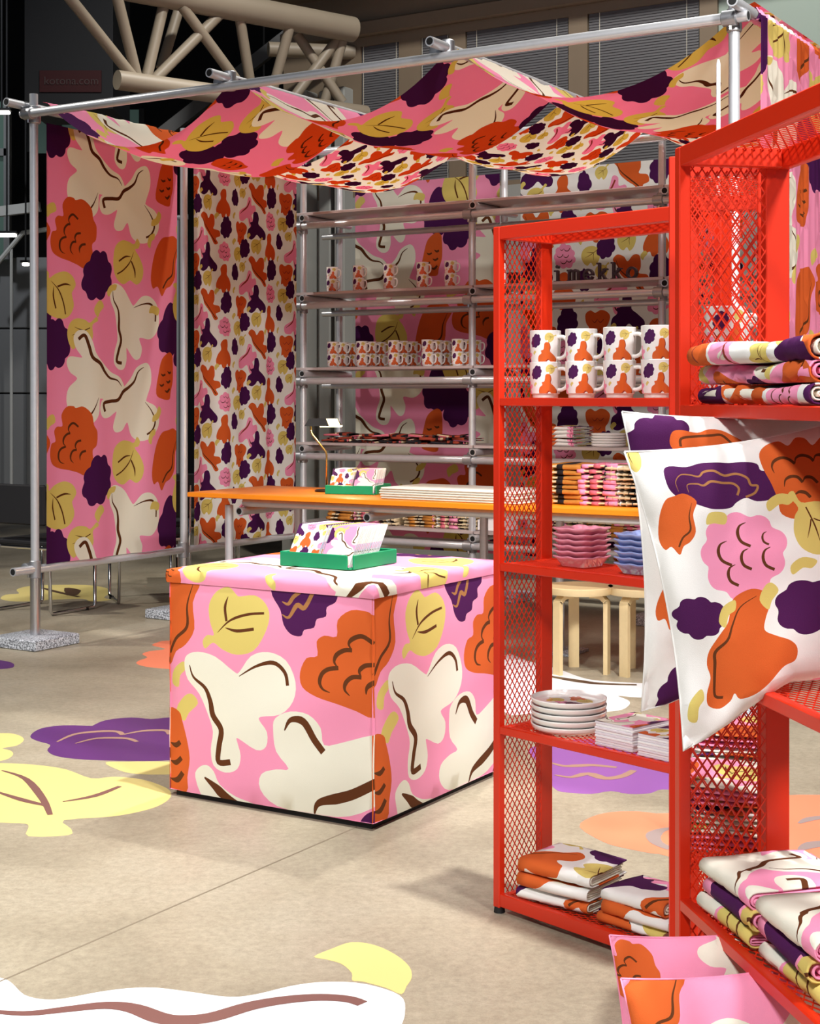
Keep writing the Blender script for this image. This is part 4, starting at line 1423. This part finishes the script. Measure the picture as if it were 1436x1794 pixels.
OCH = [('ochre', .10), ('ink', .05), ('ochre', .06), ('straw', .03)]
PNK = [('pink', .08), ('straw', .015), ('rose', .05), ('white', .02)]
BLK = [('straw', .02), ('ink', .03), ('white', .015), ('ink', .018)]
def shirts(px, where, loc_f, cols, n, w, d, hh, name, nm, rot, seed):
    z = .001
    p0 = loc_f(px)
    for i in range(n):
        h = hh * random.uniform(.85, 1.15)
        o = towel('folded_shirt', '%s %s shirt from the bottom, %s' % (ORD[i], nm, where), 'shirt', w, d, h, lambda a, b_: stripes(a, b_, cols, False), 'straw',
              p0 + Vector((random.uniform(-.01, .01), random.uniform(-.01, .01), z)), rot + random.uniform(-.05, .05), 'folded shirts ' + where, 2, seed=seed + i, wob=1.0)
        z += h
RT = ANG + math.pi / 2
for k, (px, cols, nm) in enumerate(((1017, OCH, 'ochre'), (1078, PNK, 'pink'), (1126, BLK, 'black and cream'))):
    shirts(px, 'on the orange table', lambda p: on_table(p, .86), cols, 8, .30, .20, .026, 'shirt', nm, RT, 100 + 10 * k)
for k, (px, cols, nm) in enumerate(((612, OCH, 'ochre'), (660, PNK, 'pink'), (690, BLK, 'black and cream'), (758, OCH, 'wide ochre'), (800, PNK, 'striped pink'), (832, BLK, 'dark striped'))):
    shirts(px, 'low rack, left of red shelf', lambda p: on_rack(p, 4, 2.62), cols, 6, .34, .19 if 'wide' not in nm else .24, .024, 'shirt', nm, RT, 200 + 10 * k)
for k, (px, cols, nm) in enumerate(((990, PNK, 'rose'), (1020, BLK, 'black striped'), (1092, OCH, 'broad ochre'), (1130, PNK, 'pale pink'))):
    shirts(px, 'low rack, behind red shelf', lambda p: on_rack(p, 4, 2.62), cols, 6, .34, .20 if 'broad' not in nm else .26, .024, 'shirt', nm, RT, 300 + 10 * k)
# low heap of tea towels on the rack
HEAP = [('rust', .04), ('ink', .025), ('rust', .03), ('straw', .012), ('rose', .02), ('ink', .02)]
k = 0
for i, px in enumerate((590, 612, 634, 660, 684, 706, 736, 762, 785, 812)):
    for j in range(3):
        p = on_rack(px, 3, 2.62) + Vector((random.uniform(-.015, .015), random.uniform(-.01, .01), .001 + j * .021))
        towel('tea_towel', '%s tea towel of the %s small heap from the left on the rack' % (('lowest', 'middle', 'topmost')[j], ORD[i]), 'towel', .2, .12, .0195,
              lambda a, b_: stripes(a, b_, HEAP[k % 6:] + HEAP[:k % 6], (k % 2) == 0), 'rust', p, RT + random.uniform(-.3, .3), 'tea towels on the rack', 1, seed=400 + k, wob=2.2)
        k += 1
for i in range(5):
    p = on_rack(1003, 3, 2.64); p.z += .001 + i * .026
    towel('folded_towel', POS5[i] + ' leaf print towel of the pile beside the rack plates', 'towel', .24, .2, .025, lambda a, b_: small_print(a, b_, -.1, -.1, .9), 'white', p, RT - .2 + random.uniform(-.08, .08), 'towels beside the rack plates', 2, seed=500 + i)
pk = MB(); pk.box(0, 0, 0, .20, .2, .075, PAPERW, None, .004)
tag(pk.obj('white_carton', None, 'auto', on_rack(836, 4, 2.62) + Vector((0, 0, .0005)), ANG), 'plain white carton low on the rack beside the red shelf', 'box')
cb = MB()
cpts = []
for i in range(60):
    a = i * .42
    c = PV(r_of(640, 1.0) + .16 * math.cos(a) * (1 + .2 * math.sin(i)), 1.0 + .05 * math.sin(a * 1.3), TZT - .11 - .05 * abs(math.sin(a * .5)))
    cpts.append(c)
cb.tube(cpts, .006, BLACK, 6)
tag(cb.obj('cable_bundle'), 'black cable bundle hanging under the orange table', 'cable')

# ------------------------------------------------------------------ standing letters on the rack
LETM = mat('dark_letter_lacquer', (58, 40, 48), .35)
word = thing('standing_letters', 'dark slab serif letters marimekko standing on the rack board', 'letters', A0, ANG)
XH = .078
def seg_letter(ch):
    T = .17
    b = MB()
    def S(x0, z0, x1, z1, t=T):
        b.bar((x0 * XH, 0, z0 * XH), (x1 * XH, 0, z1 * XH), .03, t * XH, LETM, (0, 0, 1) if abs(x1 - x0) > 1e-6 else (1, 0, 0))
        return b
    def V_(x, z0, z1, t=T):
        b.box((x - t / 2) * XH, -.015, z0 * XH, (x + t / 2) * XH, .015, z1 * XH, LETM)
    def H_(x0, x1, z, t=T * .75):
        b.box(x0 * XH, -.016, (z) * XH, x1 * XH, .016, (z + t) * XH, LETM)
    def arc(cx, cz, rx, rz, a0, a1, n=14, t=T):
        pts = [(cx + rx * math.cos(math.radians(a0 + (a1 - a0) * i / n)), cz + rz * math.sin(math.radians(a0 + (a1 - a0) * i / n))) for i in range(n + 1)]
        o = ribbon(pts, t, 1, 1, 1)
        m = len(o) // 2
        P = [Vector((x * XH, y, z * XH)) for y in (-.0155, .0155) for x, z in o]
        k_ = len(o)
        fs = []
        for i in range(m - 1):
            q = (i, i + 1, k_ - 2 - i, k_ - 1 - i)
            fs += [q, tuple(k_ + e for e in q[::-1])]
        for i in range(k_):
            j = (i + 1) % k_
            fs.append((i, i + k_, j + k_, j))
        b.add(P, fs, LETM)
    if ch == 'm':
        for x in (-.40, 0, .40):
            V_(x, 0, .86); H_(x - .17, x + .17, 0)
        H_(-.57, -.3, .87); arc(-.2, .74, .2, .2, 0, 180, 10); arc(.2, .74, .2, .2, 0, 180, 10)
    elif ch == 'i':
        V_(0, 0, .95); H_(-.3, .3, 0); H_(-.28, .05, .87); arc(0, 1.28, .07, .07, 0, 360, 10, .14)
    elif ch == 'r':
        V_(-.18, 0, .95); H_(-.42, .15, 0); H_(-.4, -.1, .87); arc(.12, .62, .28, .3, 20, 170, 10); 
    elif ch == 'e':
        arc(0, .5, .37, .42, 40, 340, 20); arc(0, .5, .37, .42, 0, 50, 5); H_(-.36, .43, .44)
    elif ch == 'o':
        arc(0, .5, .38, .42, 0, 360, 24)
    elif ch == 'a':
        arc(-.06, .36, .3, .28, 0, 360, 20); V_(.28, 0, .7); H_(.2, .48, 0); arc(0, .66, .28, .26, 0, 150, 10)
    elif ch == 'k':
        V_(-.25, 0, 1.4); H_(-.47, -.05, 0); H_(-.46, -.2, 1.32); S(-.2, .42, .25, .85); S(-.02, .55, .3, .06); H_(.08, .46, .83); H_(.12, .5, 0)
    return b
for ch, px in zip('marimekko', (900, 929, 953, 977, 1005, 1031, 1055, 1080, 1107)):
    o = seg_letter(ch).obj('letter_' + ch, word, False)
    o.location = (r_of(px, 2.66), 2.66, TZ[1] + .0975)

# ------------------------------------------------------------------ stools under the table
def stool(loc, rot, label):
    t = thing('stool', label, 'stool', loc, rot, 'birch stools')
    b = MB(); b.lathe([(0, .405), (.172, .405), (.175, .409), (.175, .438), (.171, .442), (0, .442)], WOOD, 40); b.obj('seat', t)
    for k in range(3):
        a = 2 * math.pi * k / 3 + .3
        c, s = math.cos(a), math.sin(a)
        M = Matrix.Rotation(a, 4, 'Z')
        pts = [(.145, 0), (.145, .33), (.143, .365), (.132, .390), (.108, .4045), (.06, .405)]
        b = MB()
        W_ = .026
        out = crom([(x + .0, z) for x, z in pts], 3, False)
        P, fs = [], []
        for i, (x, z) in enumerate(out):
            a_, b__ = out[max(i - 1, 0)], out[min(i + 1, len(out) - 1)]
            dx, dz = b__[0] - a_[0], b__[1] - a_[1]
            l = math.hypot(dx, dz)
            nx, nz = dz / l * .011, -dx / l * .011
            for (ox, oz, yy) in ((nx, nz, -W_), (nx, nz, W_), (-nx, -nz, W_), (-nx, -nz, -W_)):
                P.append(M @ Vector((x + ox, yy, min(z + oz - (.0115 if z > .38 else 0), .4045) if z > 0 else 0)))
        for i in range(len(out) - 1):
            for j in range(4):
                fs.append((i * 4 + j, i * 4 + (j + 1) % 4, i * 4 + 4 + (j + 1) % 4, i * 4 + 4 + j))
        fs += [(3, 2, 1, 0), tuple(range(len(P) - 4, len(P)))]
        b.add(P, fs, WOOD); b.obj('leg', t)
p = FL(1062, 1181); stool((p.x - .13, p.y + .06, 0), -.73, 'round birch stool under the orange table, behind the glass dishes')
p = FL(1094, 1186); stool((p.x + .102, p.y + .103, 0), -2.65, 'birch stool half hidden behind the white cushions')

# ------------------------------------------------------------------ chrome chairs outside the left drapes
SEATB = mat('black_seat_upholstery', (30, 30, 34), .7)
def chair(loc, rot, label):
    t = thing('sled_chair', label, 'chair', loc, rot, 'chrome chairs behind the drapes')
    for x in (-.24, .24):
        b = MB()
        b.tube([(x, .20, .44), (x, .20, .03), (x, .185, .012), (x, -.19, .012), (x, -.205, .03), (x, -.22, .44), (x, -.23, .80)], .0115, CHROME, 8); b.obj('sled_leg', t, True)
    b = MB(); b.tube([(-.24, .2, .43), (.24, .2, .43)], .011, CHROME, 8); b.tube([(-.24, -.2, .43), (.24, -.2, .43)], .011, CHROME, 8); b.obj('seat_rail', t)
    b = MB(); b.box(-.25, -.21, .442, .25, .24, .48, SEATB, None, .012); b.obj('seat', t)
    b = MB(); b.box(-.23, -.255, .58, .23, -.225, .84, SEATB, None, .01); b.obj('backrest', t)
    for x in (-.24, .24):
        b = MB(); b.lathe([(0, 0), (.016, 0), (.016, .02), (0, .02)], BLACK, 10); o = b.obj('glide', t); o.location = (x, .12, 0)
p = FL(92, 1078); chair((p.x - .1, p.y + .26, 0), -.55, 'chrome sled chair just behind the leftmost front post')
p = FL(232, 1062); chair((p.x + .05, p.y + .35, 0), .35, 'chrome sled chair behind the middle of the pink drape')
p = FL(285, 1032); chair((p.x + .25, p.y + .4, 0), .2, 'farthest chrome sled chair beyond the granite block at the left')

# ------------------------------------------------------------------ slim white pole behind the cushion shelf
wpole = thing('white_pole', 'slim white upright pole in front of the canopy, behind the red shelf', 'pole', (PX(1258, 105, 4.6).x, 4.6, 0))
b = MB(); b.tube([(0, 0, .01), (0, 0, PX(0, 112, 4.6).z), (0, 0, PX(0, 104, 4.6).z)], [.0075, .0065, .003], mat('white_pole_plastic', (236, 228, 228), .4), 10); b.obj('shaft', wpole)
b = MB(); b.lathe([(0, 0), (.09, 0), (.09, .008), (.012, .012), (0, .012)], BLACK, 20); b.obj('foot', wpole)
# gathered sleeve of the right-hand drape round its tube
sb = MB()
sp = cut(1.75, .19, 120, 6, 'pink', big_print(1.75, .19, -.42, -.1))
def slv(x, y):
    a = y / .19 * 2 * math.pi
    r = .031 + .0035 * math.sin(x * 95 + 1.5 * math.sin(x * 31))
    return Vector((4.152 + r * math.cos(a), .08 + x, ZB + .04 + r * math.sin(a)))
lay_on(sb, sp, slv, 'cloth')
sb.obj('sleeve', right_drape, True, A0, ANG)

# ------------------------------------------------------------------ vinyl shapes on the floor
DEC = dict(y=mat('floor_vinyl_yellow', (226, 208, 132), .4), p=mat('floor_vinyl_purple', (92, 44, 112), .4), l=mat('floor_vinyl_lilac', (150, 92, 170), .4), w=mat('floor_vinyl_white', (238, 240, 244), .4),
           s=mat('floor_vinyl_salmon', (248, 140, 104), .4), b=mat('floor_vinyl_brown', (122, 84, 78), .4), t=mat('floor_vinyl_tan', (176, 138, 120), .4), g=mat('floor_vinyl_grey', (158, 140, 136), .4), d=mat('floor_vinyl_umber', (86, 62, 44), .4))
def decal(name, label, c, outline, strokes, sm=3, lift=0):
    pts = [FL(x, y) for x, y in crom(outline, sm)]
    cx = sum(p.x for p in pts) / len(pts); cy = sum(p.y for p in pts) / len(pts)
    t = thing(name, label, 'floor decal', (cx, cy, 0), 0, 'vinyl shapes on the floor')
    z0 = .0006 + lift
    b = MB(); b.prism([(p.x - cx, p.y - cy) for p in pts], 0.0, z0, DEC[c]); b.obj('vinyl_sheet', t, False)
    for k_, (cc, w, ps_) in enumerate(strokes):
        q = [(FL(x, y).x - cx, FL(x, y).y - cy) for x, y in ps_]
        rib = ribbon(q, w, 4, .25, .6)
        m = len(rib) // 2
        s = MB()
        n = len(rib)
        P = [Vector((x, y, z0 + .0006 + .0001 * k_)) for x, y in rib]
        s.add(P, [(i, n - 1 - i, n - 2 - i, i + 1) for i in range(m - 1)], DEC[cc])
        s.obj('vein', t, False)
decal('yellow_leaf_decal', 'large pale yellow leaf of vinyl on the floor left of the cube', 'y', [(-70, 1335), (0, 1337), (60, 1340), (115, 1348), (160, 1364), (200, 1361), (250, 1366), (290, 1380), (300, 1392), (290, 1405), (260, 1418), (200, 1430), (112, 1437), (124, 1452), (120, 1463), (50, 1465), (50, 1450), (44, 1443), (0, 1441), (-70, 1435)],
      [('b', .03, [(3, 1350), (45, 1365), (75, 1400), (88, 1428)]), ('b', .03, [(-10, 1386), (40, 1402), (82, 1412)]), ('b', .03, [(110, 1405), (165, 1395), (210, 1378)])])
decal('yellow_lobe_decal', 'pale yellow lobed vinyl shape at the left picture edge', 'y', [(-80, 1290), (-10, 1285), (25, 1286), (42, 1295), (30, 1306), (4, 1311), (18, 1315), (23, 1322), (10, 1331), (-20, 1334), (-80, 1330)], [])
decal('purple_blossom_decal', 'dark purple blossom of vinyl on the floor left of the cube', 'p', [(53, 1290), (70, 1277), (110, 1271), (160, 1272), (163, 1271), (185, 1262), (230, 1257), (265, 1260), (300, 1257), (350, 1262), (400, 1275), (410, 1300), (370, 1325), (299, 1332), (230, 1333), (150, 1331), (100, 1325), (83, 1315), (88, 1305), (65, 1298)],
      [('t', .035, [(100, 1300), (130, 1287), (170, 1282), (205, 1282), (215, 1288)]), ('t', .035, [(213, 1288), (250, 1281), (290, 1280), (297, 1287)]), ('t', .03, [(132, 1303), (170, 1294), (220, 1294), (240, 1300)])])
decal('yellow_stem_decal', 'small pale yellow vinyl stem between purple blossom and leaf', 'y', [(185, 1336), (220, 1335), (300, 1335), (340, 1345), (310, 1355), (280, 1357), (230, 1355), (200, 1346)], [])
decal('purple_edge_decal', 'purple vinyl patch by the granite block at the left edge', 'p', [(-40, 1158), (0, 1157), (20, 1161), (25, 1166), (15, 1171), (-40, 1173)], [])
decal('salmon_blossom_decal', 'salmon red vinyl blossom half hidden behind the cube', 's', [(300, 1122), (275, 1126), (267, 1131), (290, 1137), (262, 1141), (249, 1146), (258, 1152), (242, 1158), (241, 1164), (270, 1170), (340, 1173), (430, 1166), (430, 1120)], [])
decal('yellow_far_decal', 'pale yellow vinyl leaf on the floor behind the leftmost post', 'y', [(1, 1048), (10, 1042), (33, 1040), (29, 1033), (50, 1027), (90, 1025), (150, 1025), (185, 1030), (193, 1038), (182, 1047), (194, 1051), (160, 1054), (144, 1049), (90, 1051), (40, 1054), (10, 1052)],
      [('d', .05, [(72, 1029), (95, 1036), (138, 1046)]), ('d', .12, [(117, 1030), (127, 1035), (126, 1043)])])
decal('white_cloud_decal', 'large white vinyl shape with brown wavy line in the bottom left foreground', 'w', [(-80, 1690), (0, 1713), (21, 1723), (42, 1743), (74, 1751), (111, 1750), (169, 1739), (222, 1732), (275, 1731), (339, 1739), (402, 1747), (450, 1742), (508, 1728), (561, 1721), (624, 1722), (677, 1734), (706, 1750), (709, 1776), (704, 1794), (690, 1830), (600, 1880), (300, 1920), (-60, 1900)],
      [('b', .055, [(-60, 1768), (0, 1774), (53, 1776), (116, 1769), (185, 1762), (233, 1767), (280, 1784), (317, 1788), (370, 1783), (439, 1763), (503, 1752), (561, 1748), (609, 1751), (635, 1759)])])
decal('yellow_crescent_decal', 'pale yellow vinyl crescent touching the white floor shape', 'y', [(550, 1676), (582, 1662), (616, 1651), (656, 1656), (693, 1673), (717, 1694), (721, 1713), (712, 1728), (703, 1742), (676, 1731), (635, 1720), (617, 1718), (616, 1705), (598, 1689), (571, 1681)], [])
decal('lilac_blossom_decal', 'lilac vinyl blossom on the floor seen under the plate shelf', 'l', [(936, 1329), (945, 1345), (960, 1368), (976, 1385), (1001, 1389), (1036, 1391), (1070, 1386), (1101, 1391), (1137, 1390), (1159, 1383), (1200, 1384), (1260, 1365), (1300, 1340), (1240, 1310), (1170, 1300), (1050, 1295), (960, 1300), (925, 1315)],
      [('t', .04, [(960, 1335), (985, 1342), (1010, 1342), (1040, 1341), (1080, 1345)]), ('t', .045, [(972, 1358), (1000, 1362), (1030, 1356), (1060, 1364), (1090, 1360), (1110, 1350)])])
decal('salmon_leaf_decal', 'large salmon vinyl shape on the floor behind the low towels', 's', [(1015, 1449), (1035, 1432), (1071, 1423), (1119, 1422), (1169, 1425), (1260, 1405), (1330, 1396), (1440, 1393), (1560, 1405), (1600, 1480), (1560, 1570), (1450, 1585), (1300, 1545), (1169, 1500), (1141, 1495), (1091, 1485), (1057, 1475)],
      [('g', .05, [(1190, 1450), (1165, 1453), (1149, 1459), (1144, 1467), (1152, 1478), (1175, 1488)]), ('g', .04, [(1399, 1443), (1420, 1435), (1460, 1430)]), ('g', .06, [(1400, 1490), (1425, 1480), (1470, 1476)]), ('g', .06, [(1405, 1520), (1430, 1510), (1470, 1508)])])
decal('white_far_decal', 'white vinyl shape with dark line near the stool legs', 'w', [(880, 1150), (930, 1160), (974, 1171), (1018, 1187), (1052, 1193), (1120, 1197), (1180, 1200), (1178, 1219), (1120, 1222), (1082, 1219), (1098, 1226), (1103, 1233), (1090, 1243), (1060, 1247), (1000, 1250), (930, 1250), (880, 1245)],
      [('d', .06, [(950, 1182), (974, 1187), (1010, 1193), (1050, 1198), (1115, 1200)])])
